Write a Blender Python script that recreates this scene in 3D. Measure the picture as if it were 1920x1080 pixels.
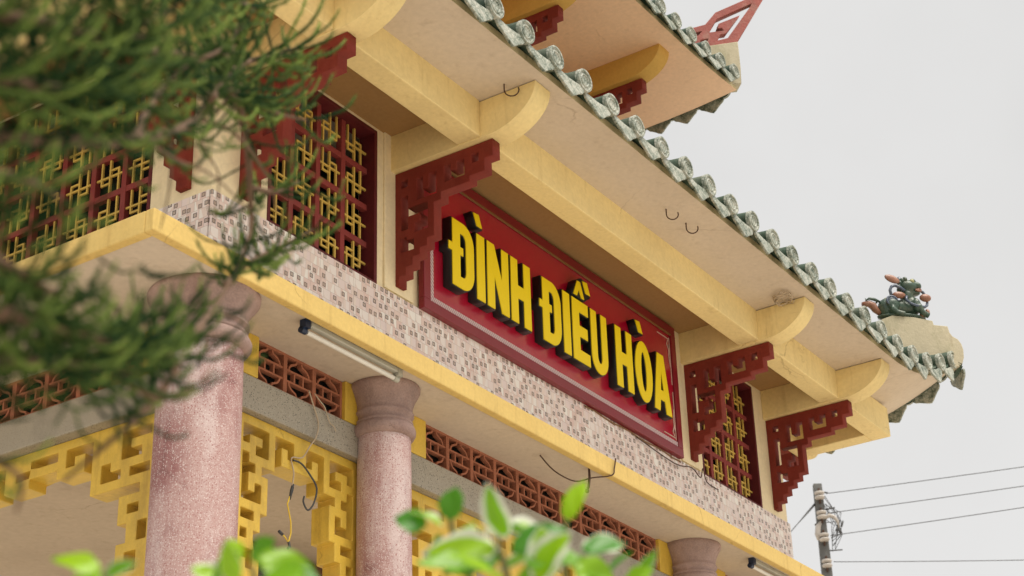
import bpy, bmesh, math, random
from mathutils import Vector, Matrix
random.seed(7)
R = math.radians
scene = bpy.context.scene
for o in list(bpy.data.objects):
    bpy.data.objects.remove(o, do_unlink=True)
COL = scene.collection

# ------------------------------------------------------------------ camera
CAM = Vector((-4.392, -4.508, 1.6))
YAW, PITCH, ROLL = 0.993194, 0.461455, -0.032977
FPX = 3397.3
fw = Vector((math.sin(YAW)*math.cos(PITCH), math.cos(YAW)*math.cos(PITCH), math.sin(PITCH)))
r0 = Vector((math.cos(YAW), -math.sin(YAW), 0)); u0 = r0.cross(fw)
rt = math.cos(ROLL)*r0 + math.sin(ROLL)*u0
up = -math.sin(ROLL)*r0 + math.cos(ROLL)*u0
cd = bpy.data.cameras.new('camera'); cam = bpy.data.objects.new('camera', cd); COL.objects.link(cam)
cam.matrix_world = Matrix(((rt.x, up.x, -fw.x, CAM.x), (rt.y, up.y, -fw.y, CAM.y), (rt.z, up.z, -fw.z, CAM.z), (0, 0, 0, 1)))
cd.sensor_width = 36; cd.lens = FPX/1920*36
cd.clip_start = 0.05; cd.clip_end = 3000
cd.dof.use_dof = True; cd.dof.focus_distance = 9.3; cd.dof.aperture_fstop = 6.0
scene.camera = cam

# ------------------------------------------------------------------ world, sun, exposure
SUN_EL, SUN_AZ = R(66), R(186)          # azimuth: clockwise from +Y
w = bpy.data.worlds.new('World'); scene.world = w; w.use_nodes = True
nt = w.node_tree; nt.nodes.clear()
out = nt.nodes.new('ShaderNodeOutputWorld'); bg = nt.nodes.new('ShaderNodeBackground')
sky = nt.nodes.new('ShaderNodeTexSky'); sky.sky_type = 'NISHITA'; sky.sun_disc = False
sky.sun_elevation = SUN_EL; sky.sun_rotation = SUN_AZ; sky.dust_density = 4
hs = nt.nodes.new('ShaderNodeHueSaturation'); hs.inputs['Saturation'].default_value = 0.25
cl = nt.nodes.new('ShaderNodeTexNoise'); cl.inputs['Scale'].default_value = 3.5; cl.inputs['Detail'].default_value = 5
cr = nt.nodes.new('ShaderNodeValToRGB')
cr.color_ramp.elements[0].position = .3; cr.color_ramp.elements[0].color = (4.38, 4.34, 4.27, 1)
cr.color_ramp.elements[1].position = .7; cr.color_ramp.elements[1].color = (4.98, 4.94, 4.88, 1)
mx = nt.nodes.new('ShaderNodeMixRGB'); mx.inputs[0].default_value = 0.93      # cloud cover
nt.links.new(sky.outputs[0], hs.inputs['Color']); nt.links.new(hs.outputs[0], mx.inputs[1])
nt.links.new(cl.outputs['Fac'], cr.inputs[0]); nt.links.new(cr.outputs[0], mx.inputs[2])
nt.links.new(mx.outputs[0], bg.inputs['Color']); bg.inputs['Strength'].default_value = 0.0545
nt.links.new(bg.outputs[0], out.inputs[0])
sd = bpy.data.lights.new('sun', 'SUN'); sd.energy = 1.5; sd.angle = R(40); sd.color = (1, .93, .82)
sun = bpy.data.objects.new('sun', sd); COL.objects.link(sun)
sdir = Vector((math.sin(SUN_AZ)*math.cos(SUN_EL), math.cos(SUN_AZ)*math.cos(SUN_EL), math.sin(SUN_EL)))
sun.rotation_euler = (-sdir).to_track_quat('-Z', 'Y').to_euler(); sun.location = (0, -5, 15)
scene.view_settings.view_transform = 'Standard'; scene.view_settings.look = 'None'
scene.view_settings.gamma = 1; scene.view_settings.exposure = 1.65
scene.view_settings.use_curve_mapping = False

# ------------------------------------------------------------------ materials
def N(t, typ, **kw):
    n = t.nodes.new(typ)
    for k, v in kw.items(): setattr(n, k, v)
    return n
def mat(name, col, rough=.7, var=.12, scale=3.0, bump=.15, bscale=60, dirt=None, dirt_scale=1.2, dirt_amt=.35, spec=.3, fine=.05, coat=0, wear=0):
    m = bpy.data.materials.new(name); m.use_nodes = True; t = m.node_tree; b = t.nodes['Principled BSDF']
    b.inputs['Roughness'].default_value = rough; b.inputs['Specular IOR Level'].default_value = spec
    if coat: b.inputs['Coat Weight'].default_value = coat; b.inputs['Coat Roughness'].default_value = .12
    g = N(t, 'ShaderNodeNewGeometry')
    n1 = N(t, 'ShaderNodeTexNoise'); n1.inputs['Scale'].default_value = scale; n1.inputs['Detail'].default_value = 8; n1.inputs['Roughness'].default_value = .6
    t.links.new(g.outputs['Position'], n1.inputs['Vector'])
    ra = N(t, 'ShaderNodeMapRange'); ra.inputs[1].default_value = .3; ra.inputs[2].default_value = .7
    ra.inputs[3].default_value = 1-var; ra.inputs[4].default_value = 1+var*.6
    t.links.new(n1.outputs['Fac'], ra.inputs[0])
    n3 = N(t, 'ShaderNodeTexNoise'); n3.inputs['Scale'].default_value = scale*22; n3.inputs['Detail'].default_value = 4
    t.links.new(g.outputs['Position'], n3.inputs['Vector'])
    rb = N(t, 'ShaderNodeMapRange'); rb.inputs[1].default_value = .3; rb.inputs[2].default_value = .7
    rb.inputs[3].default_value = 1-fine; rb.inputs[4].default_value = 1+fine
    t.links.new(n3.outputs['Fac'], rb.inputs[0])
    mu = N(t, 'ShaderNodeMath', operation='MULTIPLY'); t.links.new(ra.outputs[0], mu.inputs[0]); t.links.new(rb.outputs[0], mu.inputs[1])
    vm = N(t, 'ShaderNodeVectorMath', operation='SCALE'); vm.inputs[0].default_value = col[:3]; t.links.new(mu.outputs[0], vm.inputs['Scale'])
    src = vm.outputs[0]
    if dirt:
        n2 = N(t, 'ShaderNodeTexNoise'); n2.inputs['Scale'].default_value = dirt_scale; n2.inputs['Detail'].default_value = 10; n2.inputs['Roughness'].default_value = .68
        mp = N(t, 'ShaderNodeMapping'); mp.inputs['Location'].default_value = (3.1, 7.7, 1.3); mp.inputs['Scale'].default_value = (1, 1, .55)
        t.links.new(g.outputs['Position'], mp.inputs[0]); t.links.new(mp.outputs[0], n2.inputs['Vector'])
        rc = N(t, 'ShaderNodeMapRange'); rc.inputs[1].default_value = .5; rc.inputs[2].default_value = .72; rc.inputs[3].default_value = 0; rc.inputs[4].default_value = dirt_amt
        t.links.new(n2.outputs['Fac'], rc.inputs[0])
        mi = N(t, 'ShaderNodeMixRGB'); mi.inputs[2].default_value = (*dirt, 1)
        t.links.new(rc.outputs[0], mi.inputs[0]); t.links.new(src, mi.inputs[1]); src = mi.outputs[0]
    if wear:
        ns = N(t, 'ShaderNodeTexNoise'); ns.inputs['Scale'].default_value = 6; ns.inputs['Detail'].default_value = 6; ns.inputs['Roughness'].default_value = .65
        ms = N(t, 'ShaderNodeMapping'); ms.inputs['Scale'].default_value = (2.6, 2.6, .28); t.links.new(g.outputs['Position'], ms.inputs[0]); t.links.new(ms.outputs[0], ns.inputs['Vector'])
        rs = N(t, 'ShaderNodeMapRange'); rs.inputs[1].default_value = .56; rs.inputs[2].default_value = .74; rs.inputs[4].default_value = wear; t.links.new(ns.outputs['Fac'], rs.inputs[0])
        mw = N(t, 'ShaderNodeMixRGB', blend_type='MULTIPLY'); mw.inputs[2].default_value = (.55, .47, .38, 1); t.links.new(rs.outputs[0], mw.inputs[0]); t.links.new(src, mw.inputs[1]); src = mw.outputs[0]
        vc = N(t, 'ShaderNodeTexVoronoi', feature='DISTANCE_TO_EDGE'); vc.inputs['Scale'].default_value = 1.7
        mv = N(t, 'ShaderNodeMixRGB'); mv.inputs[0].default_value = .2; t.links.new(g.outputs['Position'], mv.inputs[1]); t.links.new(n1.outputs['Color'], mv.inputs[2]); t.links.new(mv.outputs[0], vc.inputs['Vector'])
        rv = N(t, 'ShaderNodeMapRange'); rv.inputs[1].default_value = 0; rv.inputs[2].default_value = .006; rv.inputs[3].default_value = 1; rv.inputs[4].default_value = 0; t.links.new(vc.outputs['Distance'], rv.inputs[0])
        rk = N(t, 'ShaderNodeMapRange'); rk.inputs[1].default_value = .52; rk.inputs[2].default_value = .62; rk.inputs[4].default_value = min(1, wear*1.6); t.links.new(n1.outputs['Fac'], rk.inputs[0])
        kk = N(t, 'ShaderNodeMath', operation='MULTIPLY'); t.links.new(rv.outputs[0], kk.inputs[0]); t.links.new(rk.outputs[0], kk.inputs[1])
        mc = N(t, 'ShaderNodeMixRGB', blend_type='MULTIPLY'); mc.inputs[2].default_value = (.4, .33, .26, 1); t.links.new(kk.outputs[0], mc.inputs[0]); t.links.new(src, mc.inputs[1]); src = mc.outputs[0]
    t.links.new(src, b.inputs['Base Color'])
    if bump:
        nb = N(t, 'ShaderNodeTexNoise'); nb.inputs['Scale'].default_value = bscale; nb.inputs['Detail'].default_value = 5
        t.links.new(g.outputs['Position'], nb.inputs['Vector'])
        bp = N(t, 'ShaderNodeBump'); bp.inputs['Strength'].default_value = bump; bp.inputs['Distance'].default_value = .01
        t.links.new(nb.outputs['Fac'], bp.inputs['Height']); t.links.new(bp.outputs[0], b.inputs['Normal'])
    return m

M = {}
M['cream'] = mat('cream_paint', (.81, .645, .305), .75, .08, 2.0, .18, 45, dirt=(.46, .32, .14), dirt_scale=1.6, dirt_amt=.22, wear=0.35)
M['creamw'] = mat('cream_wall_lit_paint', (.86, .735, .48), .75, .07, 2.0, .15, 45, dirt=(.55, .40, .2), dirt_scale=1.6, dirt_amt=.2, wear=0.3)  # lighter copy of the beam cream; brighter light on the wall painted in
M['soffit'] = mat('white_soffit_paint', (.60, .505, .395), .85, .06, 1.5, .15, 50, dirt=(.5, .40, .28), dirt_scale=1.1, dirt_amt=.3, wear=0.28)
M['ledge'] = mat('ledge_yellow_paint', (.69, .495, .165), .6, .07, 2.5, .15, 40, dirt=(.45, .26, .06), dirt_scale=2.2, dirt_amt=.25, wear=0.45)
M['fret_y'] = mat('fretwork_yellow_paint', (.68, .455, .06), .5, .12, 6, .25, 35, dirt=(.26, .15, .03), dirt_scale=4, dirt_amt=.6, spec=.5, wear=0.5)
M['red'] = mat('bracket_red_paint', (.20, .029, .019), .65, .2, 5, .3, 40, dirt=(.26, .06, .04), dirt_scale=6, dirt_amt=.45, spec=.2)
M['latred'] = mat('lattice_red_paint', (.25, .042, .036), .6, .15, 7, .2, 50, dirt=(.26, .09, .08), dirt_scale=7, dirt_amt=.4)
M['latyel'] = mat('lattice_yellow_paint', (.66, .45, .10), .55, .12, 8, .2, 50, dirt=(.3, .18, .05), dirt_scale=8, dirt_amt=.3)
M['terracotta'] = mat('terracotta', (.36, .135, .075), .85, .2, 12, .3, 90, dirt=(.2, .08, .05), dirt_scale=9, dirt_amt=.5)
M['peach'] = mat('peach_soffit_paint', (.92, .63, .44), .85, .06, 1.5, .12, 40, dirt=(.82, .54, .36), dirt_scale=1.2, dirt_amt=.3, wear=0.2)
M['ochre'] = mat('ochre_paint', (.58, .34, .08), .8, .08, 2, .12, 40)
M['innersof'] = mat('inner_soffit_shaded_paint', (.36, .21, .08), .85, .08, 2, .12, 40)  # darkened ochre: shade between wall and eave beam is put into the colour
M['winframe'] = mat('window_frame_maroon', (.11, .014, .016), .55, .2, 6, .2, 50, dirt=(.2, .03, .03), dirt_scale=5, dirt_amt=.5)
M['inner'] = mat('inner_wall_plaster', (.54, .43, .31), .9, .08, 1.3, .12, 30, dirt=(.44, .34, .24), dirt_scale=1.4, dirt_amt=.5, wear=0.3)
M['dark'] = mat('dark_interior_shade', (.012, .010, .008), .9, .1, 2, 0)  # near-black colour stands in for the darkness of the unlit interior
M['capital'] = mat('capital_stone_paint', (.35, .245, .215), .8, .25, 6, .4, 40, dirt=(.20, .115, .10), dirt_scale=5, dirt_amt=.6, fine=.14, wear=0.5)
M['signred'] = mat('sign_red_panel', (.40, .003, .026), .2, .06, 2, .02, 20, spec=.6, coat=1)
M['signframe'] = mat('sign_frame_red', (.22, .012, .02), .3, .12, 5, .05, 40, spec=.5)
M['letyel'] = mat('letter_yellow', (.88, .66, .003), .45, .03, 4, 0, spec=.4, fine=.02)
M['letblk'] = mat('letter_black', (.008, .011, .012), .38, .2, 5, 0, spec=.5)
M['gold'] = mat('gold_trim', (.24, .12, .04), .4, .2, 20, .1, 60)
M['ledgold'] = mat('pale_ornament_paint', (.62, .42, .34), .6, .15, 20, 0)
M['white_pl'] = mat('lamp_white_plastic', (.72, .70, .64), .35, .08, 9, .02, 40, dirt=(.4, .3, .2), dirt_scale=12, dirt_amt=.25, spec=.5)
M['metal'] = mat('lamp_grey_metal', (.42, .41, .34), .35, .15, 10, .05, 50, spec=.6)
M['navy'] = mat('navy_plastic', (.006, .018, .05), .4, .1, 9, 0, spec=.5)
M['concrete'] = mat('pole_concrete', (.15, .15, .145), .9, .25, 4, .3, 30, dirt=(.05, .05, .05), dirt_scale=3, dirt_amt=.5)
M['porc'] = mat('insulator_porcelain', (.46, .42, .38), .4, .12, 6, 0)
M['wire'] = mat('wire_black', (.06, .06, .06), .6, .1, 9, 0)
M['wirew'] = mat('wire_pale', (.50, .40, .28), .6, .15, 20, 0)
M['wirey'] = mat('wire_yellow', (.72, .50, .04), .5, .1, 20, 0)
M['rust'] = mat('hook_iron', (.09, .05, .035), .8, .25, 20, .2, 90)
M['ground'] = mat('courtyard_concrete', (.52, .47, .40), .9, .12, .6, .2, 8, dirt=(.3, .28, .25), dirt_scale=.4, dirt_amt=.4)
M['plaster'] = mat('hip_ridge_plaster', (.46, .41, .29), .85, .12, 4, .25, 40, dirt=(.20, .20, .10), dirt_scale=4.5, dirt_amt=.6, wear=0.6)
M['fascia'] = mat('fascia_weathered', (.62, .52, .30), .85, .2, 5, .3, 50, dirt=(.10, .10, .05), dirt_scale=6, dirt_amt=.8)
M['scroll'] = mat('scroll_red_paint', (.30, .085, .07), .7, .2, 8, .3, 50, dirt=(.32, .26, .20), dirt_scale=9, dirt_amt=.6)
M['roof'] = mat('roof_tile_green', (.05, .085, .058), .5, .25, 5, .3, 40, dirt=(.2, .21, .16), dirt_scale=5, dirt_amt=.7)
M['bark'] = mat('pine_bark', (.15, .09, .055), .9, .25, 25, .3, 90)
M['stem'] = mat('shrub_stem', (.16, .15, .06), .7, .2, 25, .1, 90)
M['lgreen'] = mat('statue_green_glaze', (.04, .075, .05), .35, .35, 18, .3, 70, dirt=(.16, .16, .10), dirt_scale=16, dirt_amt=.7, spec=.5)
M['lblue'] = mat('statue_blue_glaze', (.075, .10, .15), .35, .3, 20, .2, 70, dirt=(.25, .25, .24), dirt_scale=18, dirt_amt=.6, spec=.5)
M['lorange'] = mat('statue_orange_glaze', (.28, .12, .07), .4, .3, 20, .2, 70, dirt=(.30, .2, .15), dirt_scale=18, dirt_amt=.6, spec=.5)
M['lpale'] = mat('statue_pale_glaze', (.36, .35, .17), .4, .3, 20, .2, 70)
M['scaleA'] = mat('scale_grey', (.14, .16, .17), .6, .2, 12, .2, 60)
M['scaleB'] = mat('scale_brown', (.22, .12, .08), .6, .2, 12, .2, 60)

def terrazzo(name, base, chip, chip2, scale, thr, stain=None, rough=.55, pale=None):
    m = bpy.data.materials.new(name); m.use_nodes = True; t = m.node_tree; b = t.nodes['Principled BSDF']
    b.inputs['Roughness'].default_value = rough
    g = N(t, 'ShaderNodeNewGeometry')
    n1 = N(t, 'ShaderNodeTexNoise'); n1.inputs['Scale'].default_value = 3.2; n1.inputs['Detail'].default_value = 9; n1.inputs['Roughness'].default_value = .65
    mp = N(t, 'ShaderNodeMapping'); mp.inputs['Scale'].default_value = (1.3, 1.3, .75)
    t.links.new(g.outputs['Position'], mp.inputs[0]); t.links.new(mp.outputs[0], n1.inputs['Vector'])
    mi = N(t, 'ShaderNodeMixRGB'); mi.inputs[1].default_value = (*base, 1); mi.inputs[2].default_value = (*(stain or [c*.75 for c in base]), 1)
    rr = N(t, 'ShaderNodeMapRange'); rr.inputs[1].default_value = .47; rr.inputs[2].default_value = .63; t.links.new(n1.outputs['Fac'], rr.inputs[0]); t.links.new(rr.outputs[0], mi.inputs[0])
    src = mi.outputs[0]
    if pale:
        n4 = N(t, 'ShaderNodeTexNoise'); n4.inputs['Scale'].default_value = 2.4; n4.inputs['Detail'].default_value = 7; n4.inputs['Roughness'].default_value = .6
        mp4 = N(t, 'ShaderNodeMapping'); mp4.inputs['Scale'].default_value = (2.2, 2.2, .55); mp4.inputs['Location'].default_value = (4, 2, 9)
        t.links.new(g.outputs['Position'], mp4.inputs[0]); t.links.new(mp4.outputs[0], n4.inputs['Vector'])
        r4 = N(t, 'ShaderNodeMapRange'); r4.inputs[1].default_value = .5; r4.inputs[2].default_value = .64; r4.inputs[4].default_value = .85
        m4 = N(t, 'ShaderNodeMixRGB'); m4.inputs[2].default_value = (*pale, 1); t.links.new(n4.outputs['Fac'], r4.inputs[0]); t.links.new(r4.outputs[0], m4.inputs[0]); t.links.new(src, m4.inputs[1]); src = m4.outputs[0]
        v4 = N(t, 'ShaderNodeTexVoronoi', feature='DISTANCE_TO_EDGE'); v4.inputs['Scale'].default_value = 3.2
        mv = N(t, 'ShaderNodeMixRGB'); mv.inputs[0].default_value = .12; t.links.new(g.outputs['Position'], mv.inputs[1]); t.links.new(n1.outputs['Color'], mv.inputs[2]); t.links.new(mv.outputs[0], v4.inputs['Vector'])
        r5 = N(t, 'ShaderNodeMapRange'); r5.inputs[1].default_value = 0; r5.inputs[2].default_value = .035; r5.inputs[3].default_value = .7; r5.inputs[4].default_value = 0; t.links.new(v4.outputs['Distance'], r5.inputs[0])
        k5 = N(t, 'ShaderNodeMath', operation='MULTIPLY'); t.links.new(r5.outputs[0], k5.inputs[0]); t.links.new(rr.outputs[0], k5.inputs[1])
        m5 = N(t, 'ShaderNodeMixRGB'); m5.inputs[2].default_value = (.20, .085, .08, 1); t.links.new(k5.outputs[0], m5.inputs[0]); t.links.new(src, m5.inputs[1]); src = m5.outputs[0]
    hts = []
    for i, (c, s, th) in enumerate(((chip, scale, thr), (chip2, scale*.72, thr*.9))):
        v = N(t, 'ShaderNodeTexVoronoi'); v.inputs['Scale'].default_value = s
        mp2 = N(t, 'ShaderNodeMapping'); mp2.inputs['Location'].default_value = (i*3.3, i*1.7, i*5.1)
        t.links.new(g.outputs['Position'], mp2.inputs[0]); t.links.new(mp2.outputs[0], v.inputs['Vector'])
        sp = N(t, 'ShaderNodeSeparateColor'); t.links.new(v.outputs['Color'], sp.inputs[0])
        sc = N(t, 'ShaderNodeMath', operation='MULTIPLY'); sc.inputs[1].default_value = th; t.links.new(sp.outputs[0], sc.inputs[0])
        lt = N(t, 'ShaderNodeMath', operation='LESS_THAN'); t.links.new(v.outputs['Distance'], lt.inputs[0]); t.links.new(sc.outputs[0], lt.inputs[1])
        m2 = N(t, 'ShaderNodeMixRGB'); m2.inputs[2].default_value = (*c, 1); t.links.new(lt.outputs[0], m2.inputs[0]); t.links.new(src, m2.inputs[1]); src = m2.outputs[0]
    t.links.new(src, b.inputs['Base Color'])
    nb = N(t, 'ShaderNodeTexNoise'); nb.inputs['Scale'].default_value = 90; t.links.new(g.outputs['Position'], nb.inputs['Vector'])
    bp = N(t, 'ShaderNodeBump'); bp.inputs['Strength'].default_value = .25; bp.inputs['Distance'].default_value = .006
    t.links.new(nb.outputs['Fac'], bp.inputs['Height']); t.links.new(bp.outputs[0], b.inputs['Normal'])
    return m
M['column'] = terrazzo('pink_terrazzo', (.45, .29, .27), (.64, .54, .52), (.33, .15, .14), 190, .48, stain=(.27, .115, .11), pale=(.58, .47, .455))
M['lintel'] = terrazzo('grey_terrazzo', (.34, .305, .24), (.43, .395, .32), (.10, .09, .075), 170, .42, stain=(.27, .245, .195))

def tile_print():
    m = bpy.data.materials.new('printed_mosaic_tile'); m.use_nodes = True; t = m.node_tree; b = t.nodes['Principled BSDF']
    b.inputs['Roughness'].default_value = .38
    g = N(t, 'ShaderNodeNewGeometry'); s = N(t, 'ShaderNodeSeparateXYZ'); t.links.new(g.outputs['Position'], s.inputs[0])
    def mth(op, a, bb=None, c=None):
        n = N(t, 'ShaderNodeMath', operation=op)
        for i, v in enumerate((a, bb, c)):
            if v is None: continue
            if isinstance(v, (int, float)): n.inputs[i].default_value = v
            else: t.links.new(v, n.inputs[i])
        return n.outputs[0]
    u = mth('DIVIDE', mth('ADD', s.outputs[0], s.outputs[1]), 0.048)
    v = mth('DIVIDE', s.outputs[2], .048)
    vr = mth('FLOOR', v)
    u = mth('ADD', u, mth('MULTIPLY', mth('FRACT', mth('MULTIPLY', vr, .37)), 1.0))
    fu = mth('FRACT', u); fv = mth('FRACT', v); cu = mth('FLOOR', u)
    cmb = N(t, 'ShaderNodeCombineXYZ'); t.links.new(cu, cmb.inputs[0]); t.links.new(vr, cmb.inputs[1])
    wn = N(t, 'ShaderNodeTexWhiteNoise', noise_dimensions='2D'); t.links.new(cmb.outputs[0], wn.inputs['Vector'])
    sc = N(t, 'ShaderNodeSeparateColor'); t.links.new(wn.outputs['Color'], sc.inputs[0])
    r1, r2, r3 = sc.outputs[0], sc.outputs[1], sc.outputs[2]
    # facet split of each mosaic cell
    tri = mth('GREATER_THAN', mth('ADD', fu, mth('MULTIPLY', fv, mth('ADD', mth('MULTIPLY', r3, 1.6), -.5))), mth('ADD', .35, mth('MULTIPLY', r1, .5)))
    ca = N(t, 'ShaderNodeMixRGB'); ca.inputs[1].default_value = (.80, .69, .62, 1); ca.inputs[2].default_value = (.74, .56, .50, 1); t.links.new(r1, ca.inputs[0])
    cb = N(t, 'ShaderNodeMixRGB'); cb.inputs[1].default_value = (.88, .84, .78, 1); cb.inputs[2].default_value = (.78, .65, .62, 1); t.links.new(r2, cb.inputs[0])
    c1 = N(t, 'ShaderNodeMixRGB'); t.links.new(tri, c1.inputs[0]); t.links.new(ca.outputs[0], c1.inputs[1]); t.links.new(cb.outputs[0], c1.inputs[2])
    # thin grout lines
    edge = mth('MINIMUM', mth('MINIMUM', fu, mth('SUBTRACT', 1, fu)), mth('MINIMUM', fv, mth('SUBTRACT', 1, fv)))
    gl = mth('MULTIPLY', mth('LESS_THAN', edge, .028), .35)
    c2 = N(t, 'ShaderNodeMixRGB'); c2.inputs[2].default_value = (.26, .19, .15, 1); t.links.new(gl, c2.inputs[0]); t.links.new(c1.outputs[0], c2.inputs[1])
    # small framed squares
    dx = mth('ABSOLUTE', mth('SUBTRACT', fu, mth('ADD', .27, mth('MULTIPLY', r2, .46))))
    dy = mth('ABSOLUTE', mth('SUBTRACT', fv, mth('ADD', .27, mth('MULTIPLY', r3, .46))))
    d = mth('MAXIMUM', dx, dy)
    has = mth('GREATER_THAN', r1, .28)
    inn = mth('MULTIPLY', mth('LESS_THAN', d, .235), has); ring = mth('MULTIPLY', inn, mth('GREATER_THAN', d, .155))
    c3 = N(t, 'ShaderNodeMixRGB'); c3.inputs[2].default_value = (.38, .29, .22, 1); t.links.new(mth('MULTIPLY', inn, .75), c3.inputs[0]); t.links.new(c2.outputs[0], c3.inputs[1])
    c4 = N(t, 'ShaderNodeMixRGB'); c4.inputs[2].default_value = (.06, .045, .04, 1); t.links.new(mth('MULTIPLY', ring, mth('ADD', .68, mth('MULTIPLY', r3, .3))), c4.inputs[0]); t.links.new(c3.outputs[0], c4.inputs[1])
    t.links.new(c4.outputs[0], b.inputs['Base Color'])
    return m
M['tile'] = tile_print()

def led_mat():
    m = bpy.data.materials.new('led_strip'); m.use_nodes = True; t = m.node_tree; b = t.nodes['Principled BSDF']
    b.inputs['Roughness'].default_value = .4
    g = N(t, 'ShaderNodeNewGeometry'); s = N(t, 'ShaderNodeSeparateXYZ'); t.links.new(g.outputs['Position'], s.inputs[0])
    a = N(t, 'ShaderNodeMath', operation='ADD'); t.links.new(s.outputs[0], a.inputs[0]); t.links.new(s.outputs[2], a.inputs[1])
    d = N(t, 'ShaderNodeMath', operation='DIVIDE'); d.inputs[1].default_value = .022; t.links.new(a.outputs[0], d.inputs[0])
    f = N(t, 'ShaderNodeMath', operation='FRACT'); t.links.new(d.outputs[0], f.inputs[0])
    l = N(t, 'ShaderNodeMath', operation='LESS_THAN'); l.inputs[1].default_value = .3; t.links.new(f.outputs[0], l.inputs[0])
    mi = N(t, 'ShaderNodeMixRGB'); mi.inputs[1].default_value = (.62, .46, .46, 1); mi.inputs[2].default_value = (.20, .10, .11, 1)
    t.links.new(l.outputs[0], mi.inputs[0]); t.links.new(mi.outputs[0], b.inputs['Base Color'])
    return m
M['led'] = led_mat()

def tile_face():
    m = bpy.data.materials.new('weathered_tile_face'); m.use_nodes = True; t = m.node_tree; b = t.nodes['Principled BSDF']
    b.inputs['Roughness'].default_value = .5
    tc = N(t, 'ShaderNodeTexCoord'); g = N(t, 'ShaderNodeNewGeometry'); oi = N(t, 'ShaderNodeObjectInfo')
    v = N(t, 'ShaderNodeTexVoronoi', feature='DISTANCE_TO_EDGE'); v.inputs['Scale'].default_value = 42; t.links.new(tc.outputs['Object'], v.inputs['Vector'])
    n = N(t, 'ShaderNodeTexNoise'); n.inputs['Scale'].default_value = 22; n.inputs['Detail'].default_value = 9; t.links.new(g.outputs['Position'], n.inputs['Vector'])
    r = N(t, 'ShaderNodeValToRGB'); e = r.color_ramp.elements
    e[0].position = .24; e[0].color = (.04, .065, .042, 1); e[1].position = .74; e[1].color = (.44, .44, .38, 1)
    x = r.color_ramp.elements.new(.48); x.color = (.25, .275, .225, 1)
    mm = N(t, 'ShaderNodeMapRange'); mm.inputs[1].default_value = 0; mm.inputs[2].default_value = .16; mm.inputs[3].default_value = -.16; mm.inputs[4].default_value = .04
    t.links.new(v.outputs['Distance'], mm.inputs[0])
    ad = N(t, 'ShaderNodeMath', operation='ADD'); t.links.new(n.outputs['Fac'], ad.inputs[0]); t.links.new(mm.outputs[0], ad.inputs[1])
    a2 = N(t, 'ShaderNodeMath', operation='MULTIPLY_ADD'); a2.inputs[1].default_value = .12; t.links.new(oi.outputs['Random'], a2.inputs[0]); t.links.new(ad.outputs[0], a2.inputs[2])
    t.links.new(a2.outputs[0], r.inputs[0]); t.links.new(r.outputs[0], b.inputs['Base Color'])
    bp = N(t, 'ShaderNodeBump'); bp.inputs['Strength'].default_value = .8; bp.inputs['Distance'].default_value = .006
    t.links.new(v.outputs['Distance'], bp.inputs['Height']); t.links.new(bp.outputs[0], b.inputs['Normal'])
    return m
M['tface'] = tile_face()

def foliage(name, dark, light, trans=.25):
    m = bpy.data.materials.new(name); m.use_nodes = True; t = m.node_tree; b = t.nodes['Principled BSDF']
    b.inputs['Roughness'].default_value = .75; b.inputs['Specular IOR Level'].default_value = .12
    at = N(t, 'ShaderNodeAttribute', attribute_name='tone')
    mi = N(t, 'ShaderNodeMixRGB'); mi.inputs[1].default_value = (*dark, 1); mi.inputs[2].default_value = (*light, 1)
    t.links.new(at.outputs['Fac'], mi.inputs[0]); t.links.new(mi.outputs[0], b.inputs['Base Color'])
    tr = N(t, 'ShaderNodeBsdfTranslucent'); t.links.new(mi.outputs[0], tr.inputs['Color'])
    ms = N(t, 'ShaderNodeMixShader'); ms.inputs[0].default_value = trans
    t.links.new(b.outputs[0], ms.inputs[1]); t.links.new(tr.outputs[0], ms.inputs[2]); t.links.new(ms.outputs[0], t.nodes['Material Output'].inputs[0])
    return m
M['pine'] = foliage('pine_needles', (.006, .036, .011), (.27, .37, .075), .2)

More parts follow.
